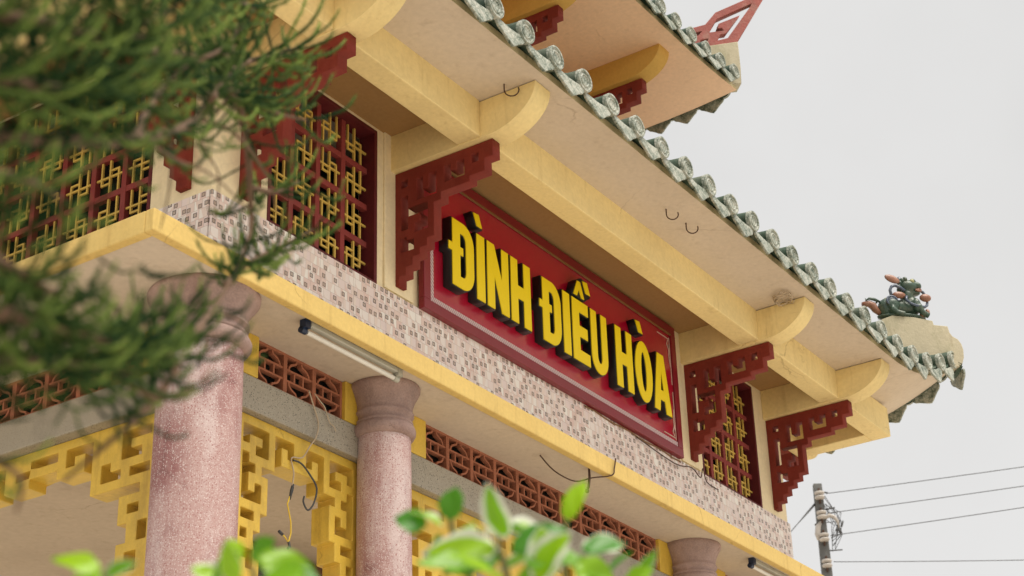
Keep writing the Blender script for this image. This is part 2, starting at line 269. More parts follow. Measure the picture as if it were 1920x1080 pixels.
def leaf_mat():
    m = bpy.data.materials.new('variegated_leaf'); m.use_nodes = True; t = m.node_tree; b = t.nodes['Principled BSDF']
    b.inputs['Roughness'].default_value = .35
    at = N(t, 'ShaderNodeAttribute', attribute_name='edge'); oi = N(t, 'ShaderNodeObjectInfo')
    tc = N(t, 'ShaderNodeTexCoord')
    n = N(t, 'ShaderNodeTexNoise'); n.inputs['Scale'].default_value = 30; t.links.new(tc.outputs['Object'], n.inputs['Vector'])
    ad = N(t, 'ShaderNodeMath', operation='MULTIPLY_ADD'); ad.inputs[1].default_value = .5; t.links.new(n.outputs['Fac'], ad.inputs[0]); t.links.new(at.outputs['Fac'], ad.inputs[2])
    a3 = N(t, 'ShaderNodeMath', operation='MULTIPLY_ADD'); a3.inputs[1].default_value = 1.0; t.links.new(oi.outputs['Color'], a3.inputs[0]); t.links.new(ad.outputs[0], a3.inputs[2])
    rr = N(t, 'ShaderNodeMapRange'); rr.inputs[1].default_value = 1.36; rr.inputs[2].default_value = 1.5; t.links.new(a3.outputs[0], rr.inputs[0])
    gr = N(t, 'ShaderNodeMixRGB'); gr.inputs[1].default_value = (.06, .24, .015, 1); gr.inputs[2].default_value = (.34, .58, .008, 1); t.links.new(oi.outputs['Random'], gr.inputs[0])
    mi = N(t, 'ShaderNodeMixRGB'); mi.inputs[2].default_value = (.66, .68, .56, 1); t.links.new(rr.outputs[0], mi.inputs[0]); t.links.new(gr.outputs[0], mi.inputs[1])
    t.links.new(mi.outputs[0], b.inputs['Base Color'])
    tr = N(t, 'ShaderNodeBsdfTranslucent'); t.links.new(mi.outputs[0], tr.inputs['Color'])
    ms = N(t, 'ShaderNodeMixShader'); ms.inputs[0].default_value = .4
    t.links.new(b.outputs[0], ms.inputs[1]); t.links.new(tr.outputs[0], ms.inputs[2]); t.links.new(ms.outputs[0], t.nodes['Material Output'].inputs[0])
    return m
M['leaf'] = leaf_mat()

# ------------------------------------------------------------------ mesh helpers
class MB:
    def __init__(s): s.v = []; s.f = []; s.mi = []
    def add(s, vs, fs, mi=0):
        b = len(s.v); s.v += [tuple(p) for p in vs]; s.f += [tuple(b+i for i in q) for q in fs]; s.mi += [mi]*len(fs); return s
    def box(s, x0, x1, y0, y1, z0, z1, mi=0):
        v = [(x, y, z) for x in (x0, x1) for y in (y0, y1) for z in (z0, z1)]
        return s.add(v, [(0, 1, 3, 2), (4, 6, 7, 5), (0, 4, 5, 1), (2, 3, 7, 6), (0, 2, 6, 4), (1, 5, 7, 3)], mi)
    def lathe(s, prof, c=(0, 0), seg=40, mi=0, caps=True):
        n = len(prof); vs = []
        for r, z in prof:
            for k in range(seg):
                a = 2*math.pi*k/seg; vs.append((c[0]+r*math.cos(a), c[1]+r*math.sin(a), z))
        fs = [(i*seg+k, i*seg+(k+1) % seg, (i+1)*seg+(k+1) % seg, (i+1)*seg+k) for i in range(n-1) for k in range(seg)]
        if caps: fs += [tuple(range(seg))[::-1], tuple((n-1)*seg+k for k in range(seg))]
        return s.add(vs, fs, mi)
    def tube(s, pts, rad, seg=8, mi=0):
        pts = [Vector(p) for p in pts]; n = len(pts)
        if not hasattr(rad, '__len__'): rad = [rad]*n
        vs = []; prev = None
        for i, p in enumerate(pts):
            d = (pts[min(i+1, n-1)]-pts[max(i-1, 0)]).normalized()
            if prev is None:
                a = Vector((0, 0, 1)) if abs(d.z) < .9 else Vector((1, 0, 0)); x = d.cross(a).normalized()
            else: x = (prev-d*prev.dot(d)).normalized()
            prev = x; y = d.cross(x)
            for k in range(seg):
                t = 2*math.pi*k/seg; vs.append(p+(x*math.cos(t)+y*math.sin(t))*rad[i])
        fs = [(i*seg+k, i*seg+(k+1) % seg, (i+1)*seg+(k+1) % seg, (i+1)*seg+k) for i in range(n-1) for k in range(seg)]
        fs += [tuple(range(seg))[::-1], tuple((n-1)*seg+k for k in range(seg))]
        return s.add(vs, fs, mi)
    def ball(s, c, r, seg=14, rings=9, mi=0, rot=None):
        if not hasattr(r, '__len__'): r = (r, r, r)
        vs = []
        for i in range(1, rings):
            ph = math.pi*i/rings
            for k in range(seg):
                a = 2*math.pi*k/seg; vs.append(Vector((r[0]*math.sin(ph)*math.cos(a), r[1]*math.sin(ph)*math.sin(a), r[2]*math.cos(ph))))
        vs += [Vector((0, 0, r[2])), Vector((0, 0, -r[2]))]
        if rot: vs = [rot @ p for p in vs]
        vs = [p+Vector(c) for p in vs]; t = len(vs)-2
        fs = [(i*seg+k, (i+1)*seg+k, (i+1)*seg+(k+1) % seg, i*seg+(k+1) % seg) for i in range(rings-2) for k in range(seg)]
        fs += [(t, k, (k+1) % seg) for k in range(seg)] + [(t+1, (rings-2)*seg+(k+1) % seg, (rings-2)*seg+k) for k in range(seg)]
        return s.add(vs, fs, mi)
    def ribbon(s, pts, wd, y0, y1, mi=0, closed=False):
        """flat bar of width wd following pts (x,z), between y0 and y1"""
        n = len(pts); P = [Vector((p[0], 0, p[1])) for p in pts]; L = []; Rr = []
        for i in range(n):
            a = P[i-1] if (i > 0 or closed) else P[i]; b = P[(i+1) % n] if (i < n-1 or closed) else P[i]
            d = (b-a).normalized(); nn = Vector((-d.z, 0, d.x))
            k = 1.0
            if 0 < i < n-1:
                d1 = (P[i]-a).normalized(); k = 1/max(.5, nn.dot(Vector((-d1.z, 0, d1.x))))
            L.append(P[i]+nn*wd/2*k); Rr.append(P[i]-nn*wd/2*k)
        vs = []
        for l, r in zip(L, Rr): vs += [(l.x, y0, l.z), (r.x, y0, r.z), (r.x, y1, r.z), (l.x, y1, l.z)]
        m = n if closed else n-1; fs = []
        for i in range(m):
            a = 4*i; b = 4*((i+1) % n); fs += [(a+k, a+(k+1) % 4, b+(k+1) % 4, b+k) for k in range(4)]
        if not closed: fs += [(0, 3, 2, 1), (4*n-4, 4*n-3, 4*n-2, 4*n-1)]
        return s.add(vs, fs, mi)
    def mesh(s, name, mats, smooth=False, fix=True):
        m = bpy.data.meshes.new(name); m.from_pydata(s.v, [], s.f)
        for q in (mats if isinstance(mats, (list, tuple)) else [mats]): m.materials.append(M[q] if isinstance(q, str) else q)
        m.polygons.foreach_set('material_index', s.mi)
        if fix:
            b = bmesh.new(); b.from_mesh(m); bmesh.ops.recalc_face_normals(b, faces=b.faces); b.to_mesh(m); b.free()
        if smooth: finish_smooth(m, smooth)
        m.update(); return m
def finish_smooth(m, ang):
    m.polygons.foreach_set('use_smooth', [True]*len(m.polygons))
    if ang is not True:
        try: m.set_sharp_from_angle(angle=R(ang))
        except Exception: pass
def put(name, me, parent=None, loc=(0, 0, 0), rot=(0, 0, 0), scale=None, bevel=0, label=None, cat=None, group=None, kind=None):
    o = bpy.data.objects.new(name, me); COL.objects.link(o); o.parent = parent; o.location = loc; o.rotation_euler = rot
    if scale: o.scale = scale
    if bevel:
        b = o.modifiers.new('bevel', 'BEVEL'); b.width = bevel; b.segments = 2; b.limit_method = 'ANGLE'; b.angle_limit = R(40)
    if label: o['label'] = label
    if cat: o['category'] = cat
    if group: o['group'] = group
    if kind: o['kind'] = kind
    return o
def prism(name, loops, depth, mats, mapf, bevel=.0025):
    """polygons (outer and holes) filled and extruded; mapf maps (u, v, w) to xyz, w in 0..depth"""
    cu = bpy.data.curves.new(name, 'CURVE'); cu.dimensions = '2D'; cu.fill_mode = 'BOTH'
    cu.extrude = depth/2-bevel; cu.bevel_depth = bevel; cu.bevel_resolution = 1; cu.offset = -bevel
    for lp in loops:
        s = cu.splines.new('POLY'); s.points.add(len(lp)-1); s.use_cyclic_u = True
        for p, q in zip(s.points, lp): p.co = (q[0], q[1], 0, 1)
    ob = bpy.data.objects.new(name, cu); me = bpy.data.meshes.new_from_object(ob)
    bpy.data.objects.remove(ob); bpy.data.curves.remove(cu)
    for v in me.vertices: v.co = mapf(v.co.x, v.co.y, v.co.z+depth/2)
    b = bmesh.new(); b.from_mesh(me); bmesh.ops.remove_doubles(b, verts=b.verts, dist=1e-5); bmesh.ops.recalc_face_normals(b, faces=b.faces); b.to_mesh(me); b.free()
    me.materials.clear()
    for q in (mats if isinstance(mats, (list, tuple)) else [mats]): me.materials.append(M[q])
    me.name = name; me.update(); return me
def fret_mesh(name, rows, xe, ze, d0, d1, m, mapf):
    """solid cells (#) of a character grid, as one welded slab between depths d0 and d1"""
    nr, nc = len(rows), len(xe)-1
    sol = lambda r, c: 0 <= r < nr and 0 <= c < nc and c < len(rows[r]) and rows[r][c] == '#'
    idx = {}; vs = []; fs = []
    def V(i, j, k):
        key = (i, j, k)
        if key not in idx: idx[key] = len(vs); vs.append(mapf(xe[i], ze[j], d1 if k else d0))
        return idx[key]
    for r in range(nr):
        for c in range(nc):
            if not sol(r, c): continue
            fs.append((V(c, r, 0), V(c+1, r, 0), V(c+1, r+1, 0), V(c, r+1, 0))); fs.append((V(c, r, 1), V(c, r+1, 1), V(c+1, r+1, 1), V(c+1, r, 1)))
            if not sol(r-1, c): fs.append((V(c, r, 0), V(c, r, 1), V(c+1, r, 1), V(c+1, r, 0)))
            if not sol(r+1, c): fs.append((V(c, r+1, 0), V(c+1, r+1, 0), V(c+1, r+1, 1), V(c, r+1, 1)))
            if not sol(r, c-1): fs.append((V(c, r, 0), V(c, r+1, 0), V(c, r+1, 1), V(c, r, 1)))
            if not sol(r, c+1): fs.append((V(c+1, r, 0), V(c+1, r, 1), V(c+1, r+1, 1), V(c+1, r+1, 0)))
    b = MB(); b.add(vs, fs); return b.mesh(name, m)
def empty(name, loc=(0, 0, 0), label=None, cat=None, group=None):
    o = put(name, None, None, loc, label=label, cat=cat, group=group); o.empty_display_size = .2; return o
def ident(x, z, y): return (x, y, z)

# ------------------------------------------------------------------ ground
g = MB(); g.add([(-600, -600, 0), (600, -600, 0), (600, 600, 0), (-600, 600, 0)], [(0, 1, 2, 3)])
put('ground', g.mesh('ground', 'ground'), kind='structure')

# ------------------------------------------------------------------ temple
T = empty('temple_building', (0, 0, 0), 'two tiered cream temple building with red brackets, green tiled eaves and pink columns', 'temple')
XC = 3.521; YB = 4.6                       # centre line, back of the building
WX0, WX1, WY = .677, 6.365, .35           # upper wall faces
ZL0, ZL1 = 4.972, 5.057                    # ledge
ZB = 6.24                                  # bracket tops
ZS = 6.455                                 # eave soffit

# base plinth and inner walls
b = MB().box(-.1, 7.14, .0, YB+.3, 0, .3); put('plinth', b.mesh('plinth', 'lintel'), T, bevel=.01)
put('inner_ceiling', MB().box(.845, 6.19, .49, 4.1, 4.966, 4.9705).mesh('inner_ceiling', 'inner'), T)
b = MB().box(.9, 6.1, .424, .428, 4.776, 4.9715); b.box(.764, .768, .5, 2.9, 4.776, 4.9715); put('frieze_dark_sheet', b.mesh('frieze_dark_sheet', 'dark'), T)  # added near-black sheets; the darkness in the block holes is their colour
# ledge: edge beams and slab
b = MB().box(0, 7.042, 0, .045, 4.958, ZL1); b.box(0, .045, .045, YB, 4.958, ZL1); b.box(6.997, 7.042, .045, YB, 4.958, ZL1)
put('ledge_beam', b.mesh('ledge_beam', 'ledge'), T, bevel=.006)
b = MB().box(.045, 6.997, .045, YB, ZL0, 5.053); put('ledge_soffit', b.mesh('ledge_soffit', 'soffit'), T)

# columns
PROF = [(1.0, 4.715), (1.10, 4.722), (1.17, 4.738), (1.18, 4.755), (1.13, 4.772), (1.06, 4.780), (1.085, 4.785), (1.085, 4.793), (1.02, 4.80), (1.01, 4.815), (1.05, 4.822), (1.105, 4.828), (1.11, 4.838), (1.06, 4.845), (1.05, 4.852), (1.07, 4.872), (1.13, 4.897), (1.22, 4.922), (1.31, 4.941), (1.35, 4.951), (1.36, 4.965), (1.34, 4.9715)]
def column(x, y, r, dx=0, dy=0):
    b = MB().lathe([(r*1.5, .3), (r*1.5, .42), (r*1.3, .46), (r*1.25, .55), (r*1.05, .6), (r*1.03, 2.5), (r, 4.55), (r*.99, 4.7145)], (x, y), 48)
    c = put('column', b.mesh('column', 'column', 40), T)
    b = MB().lathe([(q*r, z) for q, z in PROF], (x+dx, y+dy), 56)
    put('capital', b.mesh('capital', 'capital', 50), c)
column(.585, .27, .174); column(1.815, .27, .125); column(4.79, .27, .128); column(6.457, .27, .174); column(.585, 3.1, .174); column(6.457, 3.1, .174)

# frieze of breeze blocks over terrazzo lintels
def breeze_mesh():
    b = MB(); s = .2
    e = .012
    b.box(-s/2, s/2, 0, .05, s/2-e, s/2); b.box(-s/2, s/2, 0, .05, -s/2, -s/2+e)
    b.box(-s/2, -s/2+e, .0, .05, -s/2+e, s/2-e); b.box(s/2-e, s/2, .0, .05, -s/2+e, s/2-e)
    w = .0095
    for z in (.027, -.027): b.box(-s/2+e, s/2-e, .004, .030, z-w/2, z+w/2)
    for x in (-.03, .03): b.box(x-w/2, x+w/2, .006, .028, -.027+w/2, .027-w/2)
    for sg in (1, -1):
        for sx in (1, -1):
            pts = [(sx*.07, sg*.031), (sx*.066, sg*.045), (sx*.053, sg*.06), (sx*.035, sg*.068), (sx*.022, sg*.073), (sx*.017, sg*.083), (sx*.017, sg*.089)]
            b.ribbon(pts, w, .005, .029)
    return b.mesh('breeze_block', 'terracotta')
BRZ = breeze_mesh()
FZ = (4.775+ZL0)/2
def row_blocks(x0, x1, n, f):
    for i in range(n):
        p = x0+(i+.5)*(x1-x0)/n; loc, rz = f(p)
        put('breeze_block', BRZ, T, loc, (0, random.uniform(-.008, .008), rz), ((x1-x0)/n/.2001, 1, (ZL0-4.775)/.2005))
row_blocks(1.02, 1.62, 3, lambda p: ((p, .366, FZ), 0))
row_blocks(2.247, 4.53, 11, lambda p: ((p, .366, FZ), 0))
row_blocks(5.36, 5.98, 3, lambda p: ((p, .366, FZ), 0))
row_blocks(.70, 2.80, 10, lambda p: ((.706, p, FZ), -R(90)))
for x0, x1 in ((.70, 1.019), (1.621, 1.86), (1.95, 2.246), (4.531, 4.80), (4.90, 5.359), (5.981, 6.2)):
    put('corner_post', MB().box(x0, x1, .345, .45, 4.776, 4.9715).mesh('corner_post', 'fret_y'), T, bevel=.004)
put('corner_post', MB().box(.675, .80, .5, .699, 4.776, 4.9715).mesh('corner_post', 'fret_y'), T, bevel=.004)
for x0, x1 in ((.70, 1.86), (1.862, 4.80), (4.802, 6.35)):
    put('lintel', MB().box(x0, x1, .346, .47, 4.617, 4.775).mesh('lintel', 'lintel'), T, bevel=.006)
put('lintel', MB().box(.69, .825, .472, 2.95, 4.617, 4.775).mesh('lintel', 'lintel'), T, bevel=.006)

# yellow fretwork: narrow front bay (mirrored about its centre)
half = ["##########",
        "#...#....#",
        "#.#.#.##.#",
        "###.#..###",
        "....####.#",
        "......#..#",
        ".....###.#",
        ".....#.#.#",
        ".....#...#",
        ".....#####",
        "......#..#",
        "......####",
        ".......#.#",
        ".......###",
        "......#..#",
        "......#.##",
        "......####",
        ".......#.#",
        ".......###",
        ".......#.#",
        ".......###"]
u = .0415
def bay_fret(cx, hw):
    rows = [h[::-1]+h for h in half]
    xe = [k*u for k in range(10)]+[hw]
    xe = [cx-q for q in xe[::-1]]+[cx+q for q in xe[1:]]
    rows = [h[:0:-1]+'#'+h[1:] if False else h[::-1]+h for h in half]
    ze = [4.616-k*.0425 for k in range(len(rows)+1)]; ze[0] = 4.6155
    return fret_mesh('fretwork_panel', rows, xe, ze, .385, .49, 'fret_y', ident)
put('fretwork_panel', bay_fret(1.358, .43), T, bevel=.004)
put('fretwork_panel', bay_fret(5.67, .43), T, bevel=.004)
# wide front bay: pierced border with a stepped opening
nc = 53
xe = [2.08+k*.0535 for k in range(nc+1)]
ze = [4.6155-k*.0468 for k in range(24)]
rows = []
for r in range(23):
    s = ''
    for c in range(nc):
        cc = min(c, nc-1-c); ch = '#'
        if r in (1,) and (cc in (4, 5, 6, 9, 10) or (cc >= 12 and cc % 2 == 0)): ch = '.'
        if r in (2, 3) and cc == 10: ch = '.'
        if r == 4 and cc in (2, 3, 4): ch = '.'
        if r >= 6 and r % 2 == 0 and cc in (4, 6, 8): ch = '.'
        if cc == 2 and r % 4 in (1, 2, 0) and r > 0: ch = '.'
        lim = 8 if cc < 12 else 5
        if cc >= 6 and r > lim+2: ch = '.'
        if cc >= 12 and r > 4: ch = '.'
        s += ch
    rows.append(s)
put('fretwork_panel', fret_mesh('fretwork_panel', rows, xe, ze, .392, .48, 'fret_y', ident), T, bevel=.003)
# side bay
yel = [.56, .70, .753, .818, .872, .935, .99, 1.05, 1.095, 1.16, 1.214, 1.268, 1.33, 1.385, 1.44, 1.53, 1.6, 1.65, 1.72, 1.80, 1.87, 1.95, 2.05, 2.15, 2.25, 2.35, 2.45, 2.55, 2.7, 2.95]
side = ["#############################",
        "##..##..#.....####...##..##..#",
        "##.#####..##.#.###.#.##.#.##.#",
        "#..######.####.###.#.##...##.#",
        "######.###..######.####.######",
        "#..####.#....########..#.#..##",
        "#######......################",
        "#.#.#........................",
        "#..##........................",
        "##.#.........................",
        "#..#.........................",
        "##.##........................",
        "#..##........................",
        "####.........................",
        "#..#.........................",
        "##.##........................",
        "#..##........................",
        "####........................."]
side = ["#############################",
        "#...###...#...##..##...#.##.#",
        "###.###.#.####.#.##.##.##.###",
        "##..###.###...##.##..##.##.##",
        "#####.#", "#..#..#", "#######", "##.....", "####", "##.#", "####", "#.#.", "#.#.", "####", "##.#", "##.#", "####", "#.#.", "####"]
ze2 = [4.616-k*.0425 for k in range(len(side)+1)]
side = [(q+'#'*40)[:29] if i < 4 else (q+'.'*40)[:29] for i, q in enumerate(side)]
put('fretwork_panel', fret_mesh('fretwork_panel', side, yel, ze2, .755, .86, 'fret_y', lambda a, z, d: (d, a, z)), T, bevel=.004)

# upper wall with window openings
W1 = (1.042, 1.858); W2 = (5.184, 6.0); WZ = (5.56, 6.435)
b = MB()
b.box(WX0, WX1, WY, .47, ZL1+.002, WZ[0]); b.box(WX0, W1[0], WY, .47, WZ[0], WZ[1]); b.box(W1[1], W2[0], WY, .47, WZ[0], WZ[1]); b.box(W2[1], WX1, WY, .47, WZ[0], WZ[1])
b.box(WX0, WX1, WY, .47, WZ[1], ZS+.1)
SW = (.72, 2.2)
b.box(WX0, .797, .47, SW[0], ZL1+.002, ZS+.1); b.box(WX0, .797, SW[0], SW[1], ZL1+.002, WZ[0]); b.box(WX0, .797, SW[0], SW[1], WZ[1], ZS+.1); b.box(WX0, .797, SW[1], YB-.3, ZL1+.002, ZS+.1)
b.box(6.245, WX1, .47, YB-.3, ZL1+.002, ZS+.1); b.box(WX0, WX1, YB-.3, YB-.2, ZL1+.002, ZS+.1)
put('upper_wall', b.mesh('upper_wall', 'creamw'), T)
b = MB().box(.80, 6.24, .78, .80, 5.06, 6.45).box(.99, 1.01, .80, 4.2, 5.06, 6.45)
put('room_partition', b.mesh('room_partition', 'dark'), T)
# slim pilasters beside the windows
for x0, x1 in ((1.905, 2.14), (4.90, 5.135)):
    put('pilaster', MB().box(x0, x1, WY-.012, WY-.0005, 5.57, ZS).mesh('pilaster', 'creamw'), T, bevel=.003)

# mosaic tile band
TB = MB().box(0, .2475, -.010, 0, 0, .2465).mesh('wall_tile', 'tile')
band = put('tile_band', MB().box(WX0-.004, WX1+.004, WY-.004, WY-.001, ZL1+.003, 5.5565).mesh('tile_band', 'lintel'), T)
n = 23; pw = (WX1-WX0+.02)/n
for i in range(n):
    for j in range(2):
        put('wall_tile', TB, band, (WX0-.01+i*pw, WY-.0045, ZL1+.004+j*.2485), scale=((pw-.0016)/.2475, 1, 1.0))
bandl = put('tile_band', MB().box(WX0-.004, WX0-.001, WY+.01, 3.5, ZL1+.003, 5.5565).mesh('tile_band', 'lintel'), T)
for i in range(12):
    for j in range(2):
        put('wall_tile', TB, bandl, (WX0-.0045, WY-.004+(i+1)*.25, ZL1+.004+j*.2485), (0, 0, -R(90)), scale=(.992, 1, 1))
bandr = put('tile_band', MB().box(WX1+.001, WX1+.004, WY+.01, 3.5, ZL1+.003, 5.5565).mesh('tile_band', 'lintel'), T)
for i in range(6):
    for j in range(2):
        put('wall_tile', TB, bandr, (WX1+.0045, WY-.004+i*.25, ZL1+.004+j*.2485), (0, 0, R(90)), scale=(.992, 1, 1))

# lattice windows
def fret_cell(mir, w, h):
    b = MB(); t = .0100; a, c = w/2, h/2
    q = -1 if mir else 1
    b.box(-t/2, t/2, 0, .012, -c, c); b.box(-a, a, .0015, .0105, -t/2, t/2)
    x1, x2 = -w*.27*q, w*.27*q; za, zb = -h*.16, h*.16
    def vb(x, z0, z1, o): b.box(x-t/2, x+t/2, o, .012-o, z0, z1)
    def hb(xa, xb, z, o): b.box(min(xa, xb), max(xa, xb), o, .012-o, z-t/2, z+t/2)
    vb(x1, za+t/2, c, .001); hb(x1-t/2*q, -t/2*q, za, .002)
    vb(x2, -c, zb-t/2, .001); hb(x2+t/2*q, t/2*q, zb, .002)
    return b.mesh('fret', 'latyel')
def window(loc, rz, width, ncol, nrow=4):
    h = WZ[1]-WZ[0]; fr = .022
    b = MB().box(0, fr, 0, .10, 0, h).box(width-fr, width, 0, .10, 0, h).box(fr, width-fr, 0, .10, h-fr, h).box(fr, width-fr, 0, .10, 0, .018)
    o = put('window', b.mesh('window', 'winframe'), T, loc, rz, bevel=.003)
    iw = width-2*fr; ih = h-fr-.018; cw, ch = iw/ncol, ih/nrow; mt = .032
    for i in range(1, ncol):
        put('muntin', MB().box(-mt/2, mt/2, .046, .082, .018, h-fr).mesh('muntin', 'latred'), o, (fr+i*cw, 0, 0), bevel=.002)
    hm = MB().box(0, iw, .0485, .0795, -mt/2, mt/2).mesh('muntin', 'latred')
    for j in range(1, nrow): put('muntin', hm, o, (fr, 0, .018+j*ch), bevel=.002)
    cells = [fret_cell(False, cw-.002, ch-.002), fret_cell(True, cw-.002, ch-.002)]
    for i in range(ncol):
        for j in range(nrow):
            put('fret', cells[(i+j) % 2], o, (fr+(i+.5)*cw, .053, .018+(j+.5)*ch))
    return o
window((W1[0]+.002, WY-.002, WZ[0]+.001), (0, 0, 0), W1[1]-W1[0]-.004, 4)
window((W2[0]+.002, WY-.002, WZ[0]+.001), (0, 0, 0), W2[1]-W2[0]-.004, 4)
window((WX0-.002, SW[1]-.002, WZ[0]+.001), (0, 0, -R(90)), SW[1]-SW[0]-.004, 7)

# brackets
bo = [(0, 0), (.61, 0), (.61, .095), (.56, .095), (.56, .165), (.47, .165), (.47, .195), (.295, .195), (.295, .238), (.25, .238), (.25, .425), (.207, .425), (.207, .465), (.162, .465), (.162, .503), (.117, .503), (.117, .548), (.076, .548), (.076, .59), (.033, .59), (.033, .636), (0, .636)]
rect = lambda a0, a1, h0, h1: [(a0, h0), (a1, h0), (a1, h1), (a0, h1)]
bh = [rect(.046, .088, .052, .094),
      [(.145, .068), (.182, .068), (.182, .14), (.22, .14), (.22, .066), (.266, .066), (.266, .19), (.145, .19)],
      [(.315, .056), (.354, .056), (.354, .095), (.392, .095), (.392, .056), (.438, .056), (.438, .146), (.315, .146)],
      rect(.482, .524, .048, .096),
      [(.047, .145), (.09, .145), (.09, .222), (.212, .222), (.212, .368), (.13, .368), (.13, .316), (.165, .316), (.165, .268), (.09, .268), (.09, .338), (.047, .338)],
      [(.045, .38), (.08, .38), (.08, .402), (.124, .402), (.124, .46), (.045, .46)]]
TH = .066
BRK = prism('bracket', [bo]+bh, TH, 'red', lambda a, h, d: (d, -a, -h), .003)
for x in (.849, 1.991, 5.003, 6.168):
    put('bracket', BRK, T, (x, WY-.001, ZB))
for y in (.47, 2.35):
    put('bracket', BRK, T, (WX0-.001, y+TH, ZB), (0, 0, -R(90)))
for y in (.47, 2.35):
    put('bracket', BRK, T, (WX1+.001, y, ZB), (0, 0, R(90)))

# cantilever beams with curved noses, and the eave beam ring
def nose_profile():
    p = [(0, .004), (.62, .004)]
    for k in range(0, 13):
        a = R(90)*k/12; p.append((.62+.275*math.sin(a)**1.15, .004+.2065*(1-math.cos(a))))
    p += [(0, .2105)]
    return p
NOSE = prism('cantilever_beam', [nose_profile()], .138, 'cream', lambda a, h, d: (d, -a, h), .003)
finish_smooth(NOSE, 35)
CW = .138; off = (CW-TH)/2
for x in (.849, 1.991, 5.003, 6.168): put('cantilever_beam', NOSE, T, (x-off, WY-.001, ZB))
for y in (.47, 2.35):
    put('cantilever_beam', NOSE, T, (WX0-.001, y+TH+off, ZB), (0, 0, -R(90)))
    put('cantilever_beam', NOSE, T, (WX1+.001, y-off, ZB), (0, 0, R(90)))
EX0, EX1 = .04, 7.0
def eave_box(x0, x1, y0, y1): put('eave_beam', MB().box(x0, x1, y0, y1, 6.249, ZS+.01).mesh('eave_beam', 'cream'), T, bevel=.006)
xs = [EX0]+sum([[x-off+.001, x-off+CW-.001] for x in (.849, 1.991, 5.003, 6.168)], [])+[EX1]
for i in range(0, len(xs), 2): eave_box(xs[i], xs[i+1], -.215, -.075)
for y0, y1 in ((-.0745, .47-off), (.47-off+CW, 2.35-off), (2.35-off+CW, 4.2)):
    eave_box(EX0, EX0+.14, y0, y1); eave_box(EX1-.14, EX1, y0, y1)

# lower eave slab with turned-up corners
def slab(x0, x1, y0, y1, zs, a, L, nx, ny, thick=.04):
    def lift(x, y):
        e = 0
        for cx in (x0, x1):
            d = abs(x-cx)+abs(y-y0); e += a*max(0, 1-d/L)**2
        return e
    xs = []
    for k in range(nx+1):
        t = k/nx; xs.append(x0+(x1-x0)*(.5-.5*math.cos(math.pi*t))*.6+(x1-x0)*t*.4)
    ys = [y0+(y1-y0)*(k/ny)**1.8 for k in range(ny+1)]
    b = MB(); vs = [(x, y, zs+lift(x, y)) for y in ys for x in xs]+[(x, y, zs+thick+lift(x, y)) for y in ys for x in xs]
    n1 = nx+1; o = n1*(ny+1); fs = []
    for j in range(ny):
        for i in range(nx):
            q = (j*n1+i, j*n1+i+1, (j+1)*n1+i+1, (j+1)*n1+i); fs += [q, tuple(o+k for k in q[::-1])]
    mi = [0]*len(fs)
    ring = [(i, i+1) for i in range(nx)]+[(ny*n1+i+1, ny*n1+i) for i in range(nx)]+[((j+1)*n1, j*n1) for j in range(ny)]+[(j*n1+nx, (j+1)*n1+nx) for j in range(ny)]
    fs += [(p, q, o+q, o+p) for p, q in ring]; mi += [1]*len(ring)
    b.v = vs; b.f = fs; b.mi = mi
    return b, lift
SX0, SX1, SY0 = -.27, 7.312, -.60
b, lift1 = slab(SX0, SX1, SY0, YB+.5, ZS, .30, 1.15, 60, 24)
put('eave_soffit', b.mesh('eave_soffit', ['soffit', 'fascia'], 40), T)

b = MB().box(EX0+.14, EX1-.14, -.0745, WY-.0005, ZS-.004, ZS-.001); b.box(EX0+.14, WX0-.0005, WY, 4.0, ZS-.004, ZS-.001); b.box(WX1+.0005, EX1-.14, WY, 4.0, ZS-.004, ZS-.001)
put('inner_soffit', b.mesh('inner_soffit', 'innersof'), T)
def hip_roof(name, x0, x1, y0, y1, z0, rise, inset, liftf):
    b = MB(); nx, ny = 40, 16; vs = []
    for j in range(ny+1):
        t = j/ny; i0 = inset*t
        for i in range(nx+1):
            x = x0+i0+(x1-x0-2*i0)*i/nx; vs.append((x, y0+i0, z0+rise*t**1.15+liftf(x0+(x1-x0)*i/nx, y0)*(1-t)**7))
    n1 = nx+1; fs = [(j*n1+i, j*n1+i+1, (j+1)*n1+i+1, (j+1)*n1+i) for j in range(ny) for i in range(nx)]
    b.add(vs, fs)
    for sx, xa, sg in ((0, x0, 1), (1, x1, -1)):
        vs = []
        for j in range(ny+1):
            t = j/ny; i0 = inset*t
            for i in range(nx+1):
                y = y0+i0+(y1-y0-2*i0)*i/nx; vs.append((xa+sg*i0, y, z0+rise*t**1.15+(liftf(xa, y0+(y1-y0)*i/nx))*(1-t)**7))
        b.add(vs, fs)
    b.add([(x0, y1, z0), (x1, y1, z0), (x1-inset, y1-inset, z0+rise), (x0+inset, y1-inset, z0+rise)], [(0, 1, 2, 3)])
    return put(name, b.mesh(name, 'roof', 40), T)
roof1 = hip_roof('roof', SX0+.01, SX1-.01, SY0+.01, YB+.49, ZS+.042, .62, 1.75, lift1)

